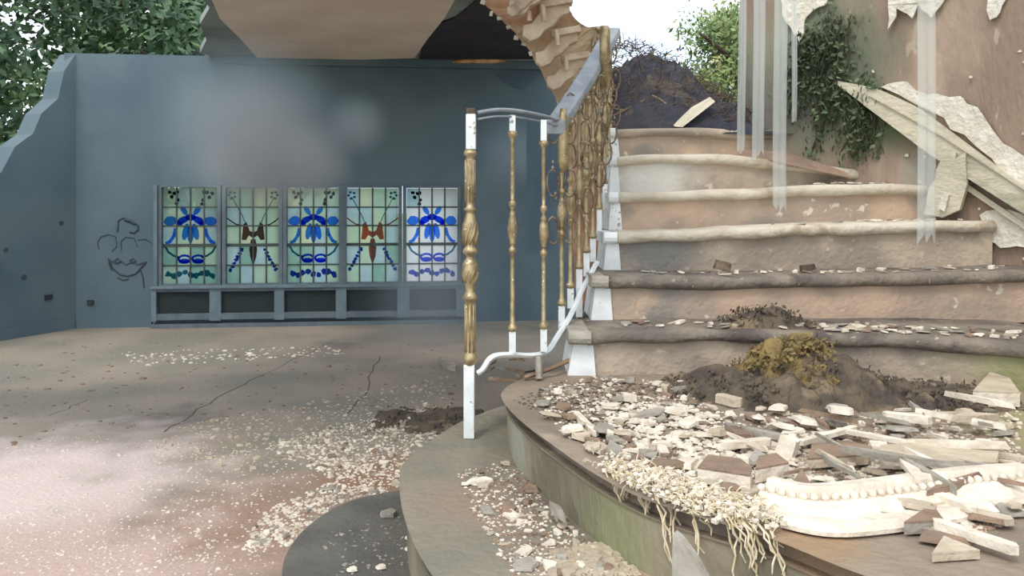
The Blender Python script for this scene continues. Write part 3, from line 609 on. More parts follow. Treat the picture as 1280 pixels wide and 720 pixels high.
bl = [(702, 3.05, 158, 382, 410), (713, 3.12, 150, 360, 385), (724, 3.22, 132, 336, 396), (733, 3.33, 120, 316, 345), (741, 3.45, 108, 298, 327), (749, 3.62, 90, 262, 292), (756, 3.8, 72, 230, 262), (761, 4.0, 60, 200, 228), (763.5, 4.2, 46, 172, 200), (741, 4.34, 34, 120, None), (748, 4.3, 34, 100, None)]
for i, (x, d_, yt, yb, yw) in enumerate(bl): baluster(x, d_, None, yt, yb, yw, .011 if d_ < 3.5 else .010, i in (0, 2, 4, 5, 6, 7))
MB().lathe([(.022, 0), (.024, .25), (.018, .27)], P(756, 110, 3.5), 12).build('brass_sleeve', M['brass'], bal, True)
MB().lathe([(.012, 0), (.022, .04), (.016, .2), (.012, .24)], P(704, 215, 3.02), 10).build('brass_sleeve', M['brass'], bal, True)
# handrail: thin curved bar then broad sloping rail
m = MB(); pts = smooth_poly([P(597, 141, 2.70), P(620, 137.5, 2.72), P(645, 138.5, 2.78), P(675, 144, 2.9), P(702, 151, 3.03)], 6); m.tube(pts, .009, 8, .8); m.tube([p-Vector((0, 0, .022)) for p in pts], .004, 6); m.build('curved_handrail', M['iron'], bal, True)
hr = smooth_poly([P(694, 150, 3.0), P(712, 124, 3.18), P(735, 88, 3.42), P(752, 58, 3.65), P(766, 34, 3.9)], 5)
m = MB(); A = []
for p in hr: A += [p+Vector((-.035, 0, .0)), p+Vector((.035, 0, .0)), p+Vector((.04, 0, -.03)), p+Vector((.03, 0, -.055)), p+Vector((-.03, 0, -.055)), p+Vector((-.04, 0, -.03))]
n = len(hr); m.add(A, [(i*6+k, i*6+(k+1) % 6, (i+1)*6+(k+1) % 6, (i+1)*6+k) for i in range(n-1) for k in range(6)]+[tuple(range(5, -1, -1)), tuple((n-1)*6+k for k in range(6))])
m.build('sloping_handrail', M['iron'], bal, bevel=.006)
# bottom rail
m = MB(); pts = smooth_poly([P(597, 466, 2.70), P(603, 462, 2.70), P(612, 449, 2.71), P(622, 444, 2.73), P(640, 443, 2.77), P(665, 444, 2.84), P(684, 439, 2.92), P(697, 420, 2.98), P(712, 396, 3.06), P(726, 365, 3.18), P(738, 343, 3.28), P(746, 328, 3.36)], 4)
m.tube(pts, [.012]*len(pts), 6, .8); m.build('bottom_rail', M['white'], bal)
m = MB(); m.tube([P(673, 446, 2.83), P(674, 474, 2.80)], .012, 6); m.build('spare_foot', M['plaster4'], bal)
m = MB(); m.tube([P(655, 472, 2.8), P(690, 460, 2.86), P(712, 450, 2.95)], .009, 5); o = m.build('fallen_lath', M['wood']); tag(o, 'dark wooden lath lying behind the balusters at the foot of the first riser', 'lath')
m = MB(); wpt = [P(760, 392, 2.95), P(758, 250, 3.4)]
# ---------------------------------------------------------------- heap at the head of the stairs
hp = empty('charred_heap', (.9, 4.6, 1.5), 'dark heap of charred rubble and broken sticks at the top of the stairs', 'rubble heap')
def heap(fx, x0, x1, y0, y1, zb, nx, ny, rough, seedv, power=.6):
    m = MB(); vv = []
    for j in range(ny+1):
        for i in range(nx+1):
            X = x0+(x1-x0)*i/nx; t = j/ny; Y = y0+(y1-y0)*t; e = math.sin(math.pi*min(1, max(0, t)))**power if 0 < t < 1 else 0
            ex = math.sin(math.pi*i/nx)**.35 if 0 < i < nx else 0
            h = fx(X)*e*ex; nzv = (noise.noise(Vector((X*6, Y*6, seedv)))+.6*noise.noise(Vector((X*17, Y*17, seedv))))*rough*min(1, e*2)*min(1, ex*2)
            vv.append(Vector((X, Y, zb-.01+max(0, h+nzv*(h > .01)))))
    m.add(vv, [(j*(nx+1)+i, j*(nx+1)+i+1, (j+1)*(nx+1)+i+1, (j+1)*(nx+1)+i) for j in range(ny) for i in range(nx)])
    return m
def interp(tab, x):
    if x <= tab[0][0]: return tab[0][1]
    for (a, b), (c, d) in zip(tab, tab[1:]):
        if x <= c: return b+(d-b)*(x-a)/(c-a)
    return tab[-1][1]
heap(lambda X: interp([(.45, .56), (.75, .56), (.95, .47), (1.1, .36), (1.3, .2), (1.45, .05)], X), .48, 1.5, 4.22, 5.35, 1.5, 50, 40, .07, 1.0, .9).build('rubble', M['char'], hp)
m = MB()
for k in range(420):
    X = R.uniform(.55, 1.35); Y = R.uniform(4.3, 4.9); z = 1.5+interp([(.45, .56), (.75, .56), (.95, .47), (1.1, .36), (1.3, .2), (1.45, .05)], X)*math.sin(math.pi*(Y-4.22)/1.13)**.9+R.uniform(-.02, .03)
    v = Vector((R.gauss(0, 1), R.gauss(0, .6), R.gauss(0.3, .7))).normalized()*R.uniform(.04, .12); p = Vector((X, Y, z)); m.tube([p-v*.4, p+v*.2+Vector((0, 0, .01)), p+v], [.003, .002, .001], 3)
o = m.build('brushwood', M['wooddk'], hp); o['kind'] = 'stuff'
for k in range(34):
    X = R.uniform(.6, 1.25); Y = R.uniform(4.3, 4.6); z = 1.53+interp([(.5, .4), (.9, .3), (1.3, .1)], X)*min(1, (Y-4.22)*1.7)*R.uniform(.6, 1); a = R.uniform(0, 3.14); l = R.uniform(.08, .28)
    m = MB(); c = Vector((X, Y, z+.02)); dvec = Vector((math.cos(a)*l/2, -.03, math.sin(a)*l/4)); m.tube([c-dvec, c+Vector((0, 0, R.uniform(-.01, .02))), c+dvec], [.006, .005, .003], 5); m.build('stick', M['wooddk'] if k % 3 else M['wood'], hp)
m = MB(); m.prism([P(843, 158, 4.22), P(853, 159, 4.2), P(894, 127, 4.26), P(889, 123, 4.28), P(866, 136, 4.25)], (0, .03, .012)); o = m.build('broken_board', M['moulding']); tag(o, 'pale broken board leaning diagonally on the charred heap', 'board')
m = MB(); m.tube([P(812, 118, 4.4), P(825, 124, 4.38), P(833, 130, 4.33)], .006, 5); o = m.build('pale_stick', M['wood']); tag(o, 'short pale stick poking out of the middle of the charred heap', 'stick')
# loose rubble at the right end of the upper treads
def obj_shard(name, x, y, d, s, rot, mt, label, cat='plaster piece', n=7):
    c = P(x, y, d); m = MB(); shard3(m, c, s, rot, n); o = m.build(name, mt); tag(o, label, cat); return o
m = MB(); m.prism([P(930, 194, 4.0), P(985, 196, 4.05), P(1040, 214, 3.9), (P(1062, 222, 3.85))], (0, .05, .03)); o = m.build('fallen_plank', M['plaster3']); tag(o, 'reddish brown plank slanting down onto the fourth tread beside the wall', 'plank')
# ---------------------------------------------------------------- heaps of soil
def soilheap(name, tab, x0, x1, y0, y1, z, rough, mt, label, seedv, nl=250, lm=None):
    r_ = empty(name, ((x0+x1)/2, (y0+y1)/2, z), label, 'debris heap')
    heap(lambda X: interp(tab, X), x0, x1, y0, y1, z, 44, 24, rough, seedv, .8).build('soil', mt, r_)
    pts = []
    for _ in range(60):
        X = R.uniform(x0+.03, x1-.03); Y = R.uniform(y0+.02, y1-.02); e = math.sin(math.pi*(Y-y0)/(y1-y0))**.8*math.sin(math.pi*(X-x0)/(x1-x0))**.35; pts.append((X, Y, z+interp(tab, X)*e))
    o = leaves('leaf_litter', pts, nl, (.015, .015, .008), .016, lm or M['soil'], r_); o['kind'] = 'stuff'
    return r_
soilheap('soil_heap', [(.55, .03), (.75, .09), (.9, .12), (1.05, .13), (1.2, .07), (1.36, .02)], .5, 1.36, 2.36, 2.86, .5, .06, M['soil'], 'dark brown soil heap spilling across the landing below the first riser', 2.0, 900)
soilheap('moss_clump', [(.74, .1), (.85, .15), (1.05, .15), (1.13, .08)], .74, 1.14, 2.45, 2.84, .52, .06, M['moss'], 'ochre and orange mossy clump against the middle of the first riser', 5.0, 900, M['moss'])
soilheap('soil_heap', [(.7, .01), (.9, .05), (1.0, .06), (1.1, .01)], .74, 1.14, 2.9, 3.12, .672, .03, M['soil'], 'small dark soil heap on the first tread above the mossy clump', 3.0, 300)
soilheap('soil_heap', [(1.1, .02), (1.3, .06), (1.5, .02)], 1.22, 1.6, 2.35, 2.7, .5, .04, M['soil'], 'low grey-brown soil heap on the landing right of the mossy clump', 6.0, 300)
# ---------------------------------------------------------------- plaster debris: prototypes
def proto(kind, seed):
    rr = random.Random(seed); m = MB()
    if kind == 'shard': shard3(m, (0, 0, 0), (1, rr.uniform(.45, .8), rr.uniform(.05, .12)), Matrix.Identity(3), rr.choice([5, 5, 6, 7, 8]), rr)
    elif kind == 'chunk': shard3(m, (0, 0, 0), (1, rr.uniform(.7, .95), rr.uniform(.22, .42)), Matrix.Identity(3), rr.choice([5, 6, 7, 8]), rr)
    else: shard3(m, (0, 0, 0), (1, rr.uniform(.1, .17), rr.uniform(.06, .1)), Matrix.Identity(3), 4, rr)
    return m
PM = [M['plaster'], M['plaster2'], M['plaster'], M['plaster4'], M['plaster3'], M['plaster4'], M['plaster2']]
MESH = {}
for kd in ('shard', 'chunk', 'lath'):
    MESH[kd] = [proto(kd, i*13+len(kd)).mesh('plaster_'+kd, PM[i % 7] if kd != 'chunk' else PM[i % 5]) for i in range(14)]
def inpoly(x, y, poly):
    c = False; n = len(poly)
    for i in range(n):
        x0, y0 = poly[i]; x1, y1 = poly[(i+1) % n]
        if (y0 > y) != (y1 > y) and x < (x1-x0)*(y-y0)/(y1-y0)+x0: c = not c
    return c
TONE = {'plaster_white': 'white', 'plaster_cream': 'cream', 'plaster_brown_face': 'brown', 'plaster_grey': 'grey'}
def where(p, zones):
    x = 640+p.x/p.y*F; y = HZ+(EYE-p.z)*F/p.y
    for x1, y1, t in zones:
        if x < x1 and y < y1: return t
    return zones[-1][2]
ZL = [(800, 520, 'at the left end of the landing by the white step end'), (1000, 545, 'close in front of the dark soil heap'), (1290, 545, 'along the first riser right of the soil heap'),
      (860, 600, 'on the bare left brink of the landing'), (1000, 660, 'around the white-edged slabs and fibre clump'), (1290, 600, 'behind the beaded cornice'), (1290, 730, 'in front of the beaded cornice')]
ZB_ = [(800, 620, 'below the newel'), (800, 670, 'against the damp riser'), (800, 730, 'at the bottom of the picture')]
ZF = [(800, 560, 'in the far drift left of the newel'), (430, 730, 'at the near left of the drift'), (800, 730, 'right beside the curved steps')]
ZT_ = [(900, 999, 'left of the middle'), (1100, 999, 'in the middle'), (1400, 999, 'toward the right')]
def scatter(name, kd, n, poly, z, smin, smax, label, cat, group, lift=.0, tilt=.12, clear=(), cols=None, zones=None):
    xs = [p[0] for p in poly]; ys = [p[1] for p in poly]; k = 0; tries = 0
    while k < n and tries < n*60:
        tries += 1; x, y = R.uniform(min(xs), max(xs)), R.uniform(min(ys), max(ys))
        if not inpoly(x, y, poly): continue
        p = G(x, y, z)
        if any((p.x-a)**2+(p.y-b)**2 < r*r for a, b, r in clear): continue
        me = R.choice(MESH[kd] if cols is None else [MESH[kd][i] for i in cols]); o = bpy.data.objects.new(name, me); col.objects.link(o); s = smin+(smax-smin)*R.random()**2
        o.scale = (s, s, s); tl = tilt*R.uniform(-1, 1); o.rotation_euler = (tl, tilt*R.uniform(-1, 1), R.uniform(0, 6.28)); th = {'shard': .1, 'chunk': .35, 'lath': .08}[kd]
        o.location = (p.x, p.y, z+s*th+s*abs(math.sin(tl))*.25+R.uniform(0, lift))
        tn, wh = TONE[me.materials[0].name], where(Vector((p.x, p.y, z)), zones); tag(o, tn+' '+label+' '+wh, cat, tn+' '+group+' '+wh); k += 1
def stuff(name, n, poly, z, smin, smax, mts, parent_label, flat=.35):
    """crumbs too small to pick apart"""
    xs = [p[0] for p in poly]; ys = [p[1] for p in poly]; m = MB(); k = 0
    while k < n:
        x, y = R.uniform(min(xs), max(xs)), R.uniform(min(ys), max(ys))
        if not inpoly(x, y, poly): continue
        p = G(x, y, z); s = R.uniform(smin, smax)*(1 if R.random() > .1 else 1.8); a = R.uniform(0, 6.28); q_ = [p+Vector((math.cos(a+t)*s*R.uniform(.6, 1), math.sin(a+t)*s*R.uniform(.5, 1), 0)) for t in (0, 1.5, 3.1, 4.6)]
        m.add(q_+[v*.8+p*.2+Vector((0, 0, s*flat*R.uniform(.6, 1.3))) for v in q_], [(4, 5, 6, 7), (0, 1, 5, 4), (1, 2, 6, 5), (2, 3, 7, 6), (3, 0, 4, 7)]); k += 1
    o = m.build(name, mts); tag(o, parent_label, 'rubble', kind='stuff'); return o
# landing
Lpoly = [(690, 478), (760, 470), (850, 480), (900, 515), (1130, 522), (1275, 490), (1278, 640), (1200, 690), (1100, 650), (960, 640), (830, 622), (770, 585), (700, 540), (668, 505)]
scatter('plaster_shard', 'shard', 175, Lpoly, .5, .02, .06, 'flat plaster shard', 'plaster piece', 'shards', .02, zones=ZL)
scatter('plaster_chunk', 'chunk', 95, [(690, 478), (840, 480), (880, 520), (990, 540), (1000, 640), (830, 615), (760, 575), (690, 520)], .5, .008, .03, 'small plaster lump', 'plaster lump', 'lumps', .01, zones=ZL)
scatter('plaster_lath', 'lath', 26, [(900, 540), (1275, 505), (1275, 640), (1000, 600)], .52, .05, .13, 'narrow plaster lath strip', 'plaster strip', 'strips', .02, zones=ZL)
stuff('plaster_crumbs', 3800, Lpoly, .5, .003, .010, M['plaster'], 'white plaster crumbs strewn over the landing')
stuff('dirt_crumbs', 2200, Lpoly, .5, .003, .010, M['plaster3'], 'brown crumbs of render strewn over the landing')
stuff('plaster_crumbs', 1500, [(740, 500), (850, 505), (1000, 560), (990, 640), (900, 640), (790, 590)], .505, .006, .014, M['plaster'], 'bright white crumbs drifted thick at the landing edge')
stuff('soil_crumbs', 900, [(640, 500), (700, 478), (840, 480), (860, 520), (760, 560)], .5, .003, .009, M['soil'], 'dark soil crumbs at the left end of the landing')
# treads
def treadpoly(k, x0, x1, dy): 
    l = N[k]; return [(x0, interp([(p[0], p[1]) for p in l], x0)-3), (x1, interp([(p[0], p[1]) for p in l], x1)-3), (x1, interp([(p[0], p[1]) for p in l], x1)-dy), (x0, interp([(p[0], p[1]) for p in l], x0)-dy)]
def scatter_tread(k, n, x0, x1, kd, smin, smax, label, group, name):
    l = lines[k]
    for _ in range(n):
        x = R.uniform(x0, x1); i = min(range(len(l)), key=lambda i: abs(640+l[i].x/l[i].y*F-x)); p = l[i]; t = R.uniform(.03, .2); X = (x-640)/F*(p.y+t)
        me = R.choice(MESH[kd]); o = bpy.data.objects.new(name, me); col.objects.link(o); s = R.uniform(smin, smax); o.scale = (s, s, s); o.rotation_euler = (R.uniform(-.15, .15), R.uniform(-.15, .15), R.uniform(0, 6.28))
        o.location = (X, p.y+t, p.z+.004+s*{'shard': .1, 'chunk': .35, 'lath': .08}[kd])
        wh = where(o.location, ZT_); tn = TONE[me.materials[0].name]; tag(o, tn+' '+label+' '+wh, 'plaster piece', tn+' '+group+' '+wh)
scatter_tread(0, 46, 760, 1270, 'shard', .015, .04, 'thin plaster flake along the first tread', 'plaster flakes on the first tread', 'plaster_flake')
scatter_tread(0, 26, 1040, 1120, 'shard', .02, .045, 'plaster flake in the pile on the first tread', 'plaster pile on the first tread', 'plaster_flake')
scatter_tread(0, 30, 760, 1270, 'chunk', .006, .016, 'small plaster lump lying along the first tread', 'plaster lumps on the first tread', 'plaster_chunk')
scatter_tread(1, 36, 790, 1270, 'shard', .012, .034, 'thin plaster flake along the second tread', 'plaster flakes on the second tread', 'plaster_flake')
scatter_tread(1, 16, 790, 1250, 'chunk', .008, .02, 'small plaster lump lying along the second tread', 'plaster lumps on the second tread', 'plaster_chunk')
scatter_tread(2, 26, 960, 1210, 'shard', .012, .03, 'plaster flake on the third tread', 'plaster flakes on the third tread', 'plaster_flake')
scatter_tread(3, 16, 1020, 1110, 'shard', .012, .034, 'flake near the right end of the fourth tread', 'plaster flakes on the fourth tread', 'plaster_flake')
obj_shard('rubble_lump', 905, 333, 3.25, (.04, .025, .018), Matrix.Rotation(.25, 3, 'Y'), M['soil'], 'dark grey angular rubble lump standing on the second tread', 'rubble lump')
obj_shard('rubble_lump', 1010, 334, 3.3, (.04, .03, .012), Matrix.Rotation(-.2, 3, 'Y'), M['soil'], 'smaller brown rubble lump on the second tread right of the grey one', 'rubble lump')
# lower step and lowest step
Bpoly = [(570, 590), (640, 575), (690, 640), (760, 690), (800, 719), (640, 719), (590, 640)]
scatter('plaster_shard', 'shard', 34, Bpoly, .333, .012, .045, 'flat plaster flake on the lower curved step', 'plaster piece', 'flakes on the lower step', .004, zones=ZB_)
scatter('plaster_chunk', 'chunk', 40, [(640, 610), (700, 650), (800, 719), (690, 719), (640, 650)], .333, .006, .022, 'small lump on the lower curved step', 'plaster lump', 'lumps on the lower step', .0, zones=ZB_)
stuff('plaster_crumbs', 900, Bpoly, .333, .002, .007, M['plaster'], 'fine plaster crumbs scattered on the lower curved step')
stuff('brown_crumbs', 700, Bpoly, .333, .003, .008, M['plaster3'], 'fine brown crumbs scattered on the lower curved step')
stuff('plaster_crumbs', 600, [(690, 690), (760, 678), (800, 719), (690, 719)], .334, .005, .014, M['plaster2'], 'heap of cream crumbs on the lower step at the bottom of the picture')
def one(name, kd, i, x, y, z, s, rz, label, cat, sc=(1, 1, 1), rx=0, m_=None):
    p = G(x, y, z); me = MESH[kd][i].copy(); 
    if m_: me.materials.clear(); me.materials.append(m_)
    o = bpy.data.objects.new(name, me); col.objects.link(o); o.location = (p.x, p.y, z+s*sc[2]*{'shard': .1, 'chunk': .38, 'lath': .08}[kd]+.002); o.scale = (s*sc[0], s*sc[1], s*sc[2]); o.rotation_euler = (rx, 0, rz); tag(o, label, cat); return o
one('plaster_shard', 'shard', 0, 600, 604, .333, .045, .3, 'pale elongated plaster piece on the lower step below the newel', 'plaster piece')
one('plaster_shard', 'shard', 1, 655, 647, .333, .028, .1, 'rounded white plaster piece in the middle of the lower step', 'plaster piece')
one('plaster_lath', 'lath', 3, 697, 645, .36, .06, -1.2, 'narrow grey plaster stick propped against the damp riser', 'plaster strip', (1, 2, 2), 0, M['plaster4'])
one('plaster_shard', 'shard', 3, 648, 694, .333, .02, .8, 'small white plaster piece near the bottom of the picture on the lower step', 'plaster piece')
for x, y, s, lab in ((487, 645, .032, 'largest pale grey stone on the lowest dark step'), (513, 674, .022, 'flat white flake on the lowest dark step beside the riser'), (512, 688, .02, 'lower of the two white flakes beside the riser on the lowest step'), (440, 714, .02, 'greyish flake on the lowest step at the bottom edge of the picture'), (476, 711, .02, 'white flake on the lowest step at the bottom edge of the picture')):
    one('plaster_chunk', 'chunk', 4 if s > .03 else 2, x, y, .167, s, .4, lab, 'plaster piece', (1, 1, .6), 0, M['plaster4'] if s > .03 else M['plaster'])
stuff('plaster_crumbs', 120, [(400, 665), (500, 640), (520, 719), (385, 719)], .167, .002, .007, M['plaster4'], 'few grey crumbs on the lowest dark step')
# hall floor
Fp = [(330, 560), (430, 530), (540, 505), (575, 520), (560, 545), (515, 590), (505, 610), (420, 630), (380, 680), (300, 690), (330, 640), (420, 600)]
scatter('floor_chip', 'chunk', 150, Fp, 0, .008, .022, 'small plaster chip on the hall floor', 'plaster chip', 'chips on the hall floor', zones=ZF)
scatter('floor_shard', 'shard', 60, Fp, 0, .012, .035, 'flat plaster flake on the hall floor', 'plaster flake', 'flakes on the hall floor', zones=ZF)
stuff('plaster_crumbs', 2000, Fp, 0, .003, .011, M['plaster'], 'plaster crumbs on the hall floor beside the curved steps')
stuff('plaster_crumbs', 1000, [(190, 560), (230, 530), (400, 500), (560, 470), (575, 520), (430, 560), (300, 590)], 0, .004, .013, M['plaster2'], 'cream crumbs drifted across the middle of the hall floor')
stuff('dust_crumbs', 1500, [(0, 560), (100, 540), (300, 560), (420, 600), (330, 719), (0, 719)], 0, .002, .007, M['plaster'], 'fine white crumbs over the pale left foreground of the floor')
stuff('dark_crumbs', 260, [(0, 430), (560, 425), (570, 500), (200, 530), (0, 560)], 0, .004, .02, M['plaster3'], 'scattered dark crumbs on the far hall floor')
stuff('pale_crumbs', 160, [(150, 440), (420, 432), (430, 445), (170, 458)], 0, .006, .02, M['plaster'], 'thin line of pale crumbs across the far hall floor')
o = soilheap('floor_dirt_heap', [(-.55, .02), (-.3, .04), (0, .01)], -.75, -.12, 3.85, 4.45, 0, .03, M['soil'], 'dark dirt drifted on the hall floor left of the newel', 8.0, 200)
one('floor_slab', 'lath', 1, 560, 458, 0, .3, 1.9, 'flat grey board lying on the hall floor behind the newel', 'board', (1, 1.2, .6), 0, M['plaster4'])
# wreckage behind the bottom rail on the landing end
for k in range(16):
    x, y = R.uniform(605, 690), R.uniform(450, 478); one('board_fragment', 'lath', k % 14, x, y, .333 if y > 466 else .2, R.uniform(.05, .1), R.uniform(0, 3), 'dark splintered fragment in the litter behind the white bottom rail', 'wood fragment', (1, 1.2, 1), R.uniform(-.2, .2), R.choice([M['wooddk'], M['wood'], M['plaster4']]))['group'] = 'splintered fragments behind the bottom rail'
# ---------------------------------------------------------------- named landing pieces
def slab(name, top_px, z, th, mt, edgemt, label, cat='plaster slab', tilt=0):
    a = [G(x, y, z+th) for x, y in top_px]; 
    r_ = empty(name, sum(a, Vector())/len(a)-Vector((0, 0, th)), label, cat)
    m = MB(); m.prism([p for p in a], (0, 0, .004)); m.build('brown_face', mt, r_)
    m = MB(); m.prism([p-Vector((0, 0, th)) for p in a], (0, 0, th-.0005)); m.build('plaster_body', edgemt, r_)
    return r_
slab('broken_slab', [(872, 586), (938, 596), (940, 586), (925, 575), (885, 570)], .515, .03, M['plaster3'], M['plaster'], 'brown-faced plaster slab with bright white front edge at the landing brink')
slab('broken_slab', [(944, 588), (986, 580), (970, 568), (948, 572)], .515, .028, M['plaster3'], M['plaster'], 'smaller brown-faced slab immediately right of the larger white-edged one')
slab('broken_slab', [(986, 612), (1016, 610), (1002, 588)], .515, .02, M['plaster3'], M['plaster4'], 'brown triangular slab lying just behind the left end of the beaded cornice')
slab('broken_slab', [(1010, 575), (1085, 570), (1090, 560), (1060, 552), (1015, 556)], .51, .02, M['plaster3'], M['plaster2'], 'broad brown-faced slab in the middle of the landing litter')
slab('broken_slab', [(1100, 575), (1245, 580), (1250, 562), (1180, 552), (1100, 558)], .51, .02, M['plaster2'], M['plaster'], 'large cream slab lying toward the right of the landing')
slab('broken_slab', [(1130, 655), (1180, 652), (1165, 632)], .505, .02, M['plaster3'], M['plaster4'], 'brown triangular slab in front of the right end of the cornice')
slab('broken_slab', [(1165, 694), (1225, 690), (1180, 672)], .503, .012, M['plaster2'], M['plaster2'], 'pale triangular plaster slab at the bottom right of the landing')
slab('broken_slab', [(1216, 490), (1275, 492), (1262, 474), (1238, 466)], .51, .04, M['plaster2'], M['plaster'], 'pale yellowish angular block against the first riser at the right edge', 'plaster slab')
def stick(x0, y0, x1, y1, z, wpx, th, mt, label):
    a, b = G(x0, y0, z), G(x1, y1, z); t = (b-a).normalized(); n_ = Vector((-t.y, t.x, 0))*wpx
    m = MB(); m.prism([a-n_, b-n_*R.uniform(.7, 1), b+t*.01, b+n_, a+n_*R.uniform(.8, 1), a-t*.01], (0, 0, th)); o = m.build('plaster_strip', mt); tag(o, label, 'plaster strip'); return o
stick(1135, 650, 1178, 660, .51, .012, .014, M['plaster'], 'short white plaster strip at the left end of the bottom right pieces')
stick(1172, 660, 1266, 692, .515, .012, .016, M['plaster'], 'long white plaster strip slanting to the bottom right corner of the landing')
stick(1165, 620, 1215, 640, .52, .014, .012, M['plaster'], 'white plaster strip leaning off the right end of the cornice')
stick(1195, 640, 1260, 655, .51, .016, .012, M['plaster2'], 'cream plaster strip just above the long slanting one')
stick(1108, 524, 1160, 530, .53, .016, .02, M['plaster'], 'white block-like strip standing behind the litter right of the soil heap')
stick(1040, 515, 1062, 518, .56, .014, .016, M['plaster'], 'small white strip caught on top of the soil heap')
stick(900, 502, 922, 508, .6, .018, .02, M['plaster2'], 'pale block perched on the left slope of the soil heap')
stick(1000, 556, 1068, 538, .52, .01, .012, M['plaster'], 'thin white strip slanting up right below the soil heap')
stick(1050, 540, 1160, 560, .52, .01, .01, M['plaster'], 'long thin strip running right across the middle litter')
stick(1180, 556, 1278, 576, .52, .012, .01, M['plaster2'], 'long pale strip running to the right edge of the picture')
stick(1120, 522, 1215, 520, .53, .01, .012, M['plaster2'], 'pale strip lying level under the yellowish block')
stick(1128, 575, 1150, 605, .54, .014, .012, M['plaster'], 'white strip lying across the back of the beaded cornice')
stick(905, 560, 960, 556, .52, .014, .016, M['plaster'], 'bright white strip behind the large white-edged slab')
stick(930, 540, 985, 552, .52, .012, .014, M['plaster4'], 'grey white curved strip below the soil heap')
stick(720, 520, 744, 545, .505, .010, .014, M['plaster'], 'white stick pointing toward the landing edge on the left')
obj_shard('plaster_lump', 982, 560, 1.95, (.035, .03, .028), Matrix.Rotation(.3, 3, 'Y'), M['plaster'], 'knobbly white plaster lump in the centre of the landing', 'plaster lump', 8)
# cornice with beads
cz = .505
ctop = smooth_poly([G(952, 612, cz+.03), G(1010, 624, cz+.03), G(1070, 622, cz+.03), G(1150, 612, cz+.03), G(1220, 602, cz+.03), G(1300, 596, cz+.03)], 6)
cor = empty('cornice_moulding', ctop[12]-Vector((0, 0, .03)), 'long white fallen cornice moulding with a row of beads lying along the landing edge', 'cornice')
def sweep(pts, prof):
    m = MB(); A = []; k = len(prof)
    for i, p in enumerate(pts):
        t = (pts[min(i+1, len(pts)-1)]-pts[max(i-1, 0)]).normalized(); nn_ = Vector((t.y, -t.x, 0)); 
        A += [p+nn_*a+Vector((0, 0, b)) for a, b in prof]
    n_ = len(pts); m.add(A, [(i*k+j, i*k+(j+1) % k, (i+1)*k+(j+1) % k, (i+1)*k+j) for i in range(n_-1) for j in range(k)]+[tuple(range(k)), tuple((n_-1)*k+j for j in range(k-1, -1, -1))]); return m
sweep(ctop, [(-.06, -.03), (-.06, .012), (-.03, .016), (-.018, .0), (.012, .0), (.02, -.006), (.03, -.006), (.042, -.016), (.055, -.018), (.06, -.03)]).build('moulding_body', M['plaster'], cor)
L_ = 0; prev = ctop[0]; nxt = 0; bead = None
for i in range(1, len(ctop)):
    a, b = ctop[i-1], ctop[i]; seg = (b-a).length; s_ = nxt
    while s_ < seg:
        p = a.lerp(b, s_/seg)+Vector((0, 0, .004))
        if bead is None:
            bead = MB().lathe([(.001, -.009), (.007, -.006), (.0095, 0), (.007, .006), (.001, .009)], (0, 0, 0), 8).mesh('bead', M['plaster'], True)
        o = bpy.data.objects.new('bead', bead); col.objects.link(o); o.parent = cor; o.location = p-cor.location; s_ += .021
    nxt = s_-seg
sweep([p+Vector((0, -.078+.01*i/len(ctop), -.022)) for i, p in enumerate(ctop[2:24])], [(-.02, -.008), (-.02, .008), (.01, .01), (.03, .0), (.03, -.008)]).build('lower_fillet', M['plaster'], cor)
# roots / fibres hanging over the landing edge
fb = empty('fibre_clump', G(870, 625, .5), 'bleached clump of straw fibres and plaster hanging over the landing edge', 'fibre clump')
edge = [G(x, y, .5) for x, y in ((770, 592), (800, 606), (830, 620), (860, 632), (900, 645), (930, 652), (958, 660))]
for k in range(48):
    e = R.choice(edge)+Vector((R.uniform(-.02, .02), R.uniform(-.02, .0), .01)); dn_ = R.uniform(.03, .11) if R.random() > .2 else .14
    pts = [e+Vector((0, .03, .0))]
    for t in range(1, 6): pts.append(e+Vector((R.uniform(-.008, .008)+.003*t, -.03-.003*t, .012-dn_*t/5*1.0)))
    MB().tube(pts, [.0022]*5+[.001], 4).build('fibre', M['root'], fb)
m = MB()
for k in range(1100):
    e = R.choice(edge).lerp(R.choice(edge), .3)+Vector((R.gauss(.0, .02), R.uniform(-.03, .09), R.uniform(0, .03))); s = R.uniform(.003, .009); shard3(m, e, (s, s*.7, s*.5), Matrix.Rotation(R.uniform(0, 3), 3, 'X'), 4)
o = m.build('plaster_grit', M['plaster'], fb); o['kind'] = 'stuff'
m = MB()
for k in range(700):
    e = R.choice(edge).lerp(R.choice(edge), R.uniform(0, .4))+Vector((R.gauss(0, .03), R.uniform(-.03, .08), R.uniform(.005, .03))); v = Vector((R.gauss(0, 1), R.gauss(0, 1), R.gauss(0, .4))).normalized()*R.uniform(.01, .03); m.tube([e, e+v*.5+Vector((0, 0, .005)), e+v], .0012, 3)
o = m.build('straw', M['root'], fb); o['kind'] = 'stuff'
# pointed pale slab in the foreground, standing on the lower step against the riser
pt = [P(841, 668, 1.45), P(850, 676, 1.43), P(868, 700, 1.4), P(884, 730, 1.37), P(894, 790, 1.35), P(842, 790, 1.35), P(840, 700, 1.42)]
m = MB(); m.prism(pt, (.012, .02, 0)); o = m.build('pointed_slab', M['plaster4']); tag(o, 'pale grey pointed slab standing upright at the bottom edge before the damp riser', 'slab')
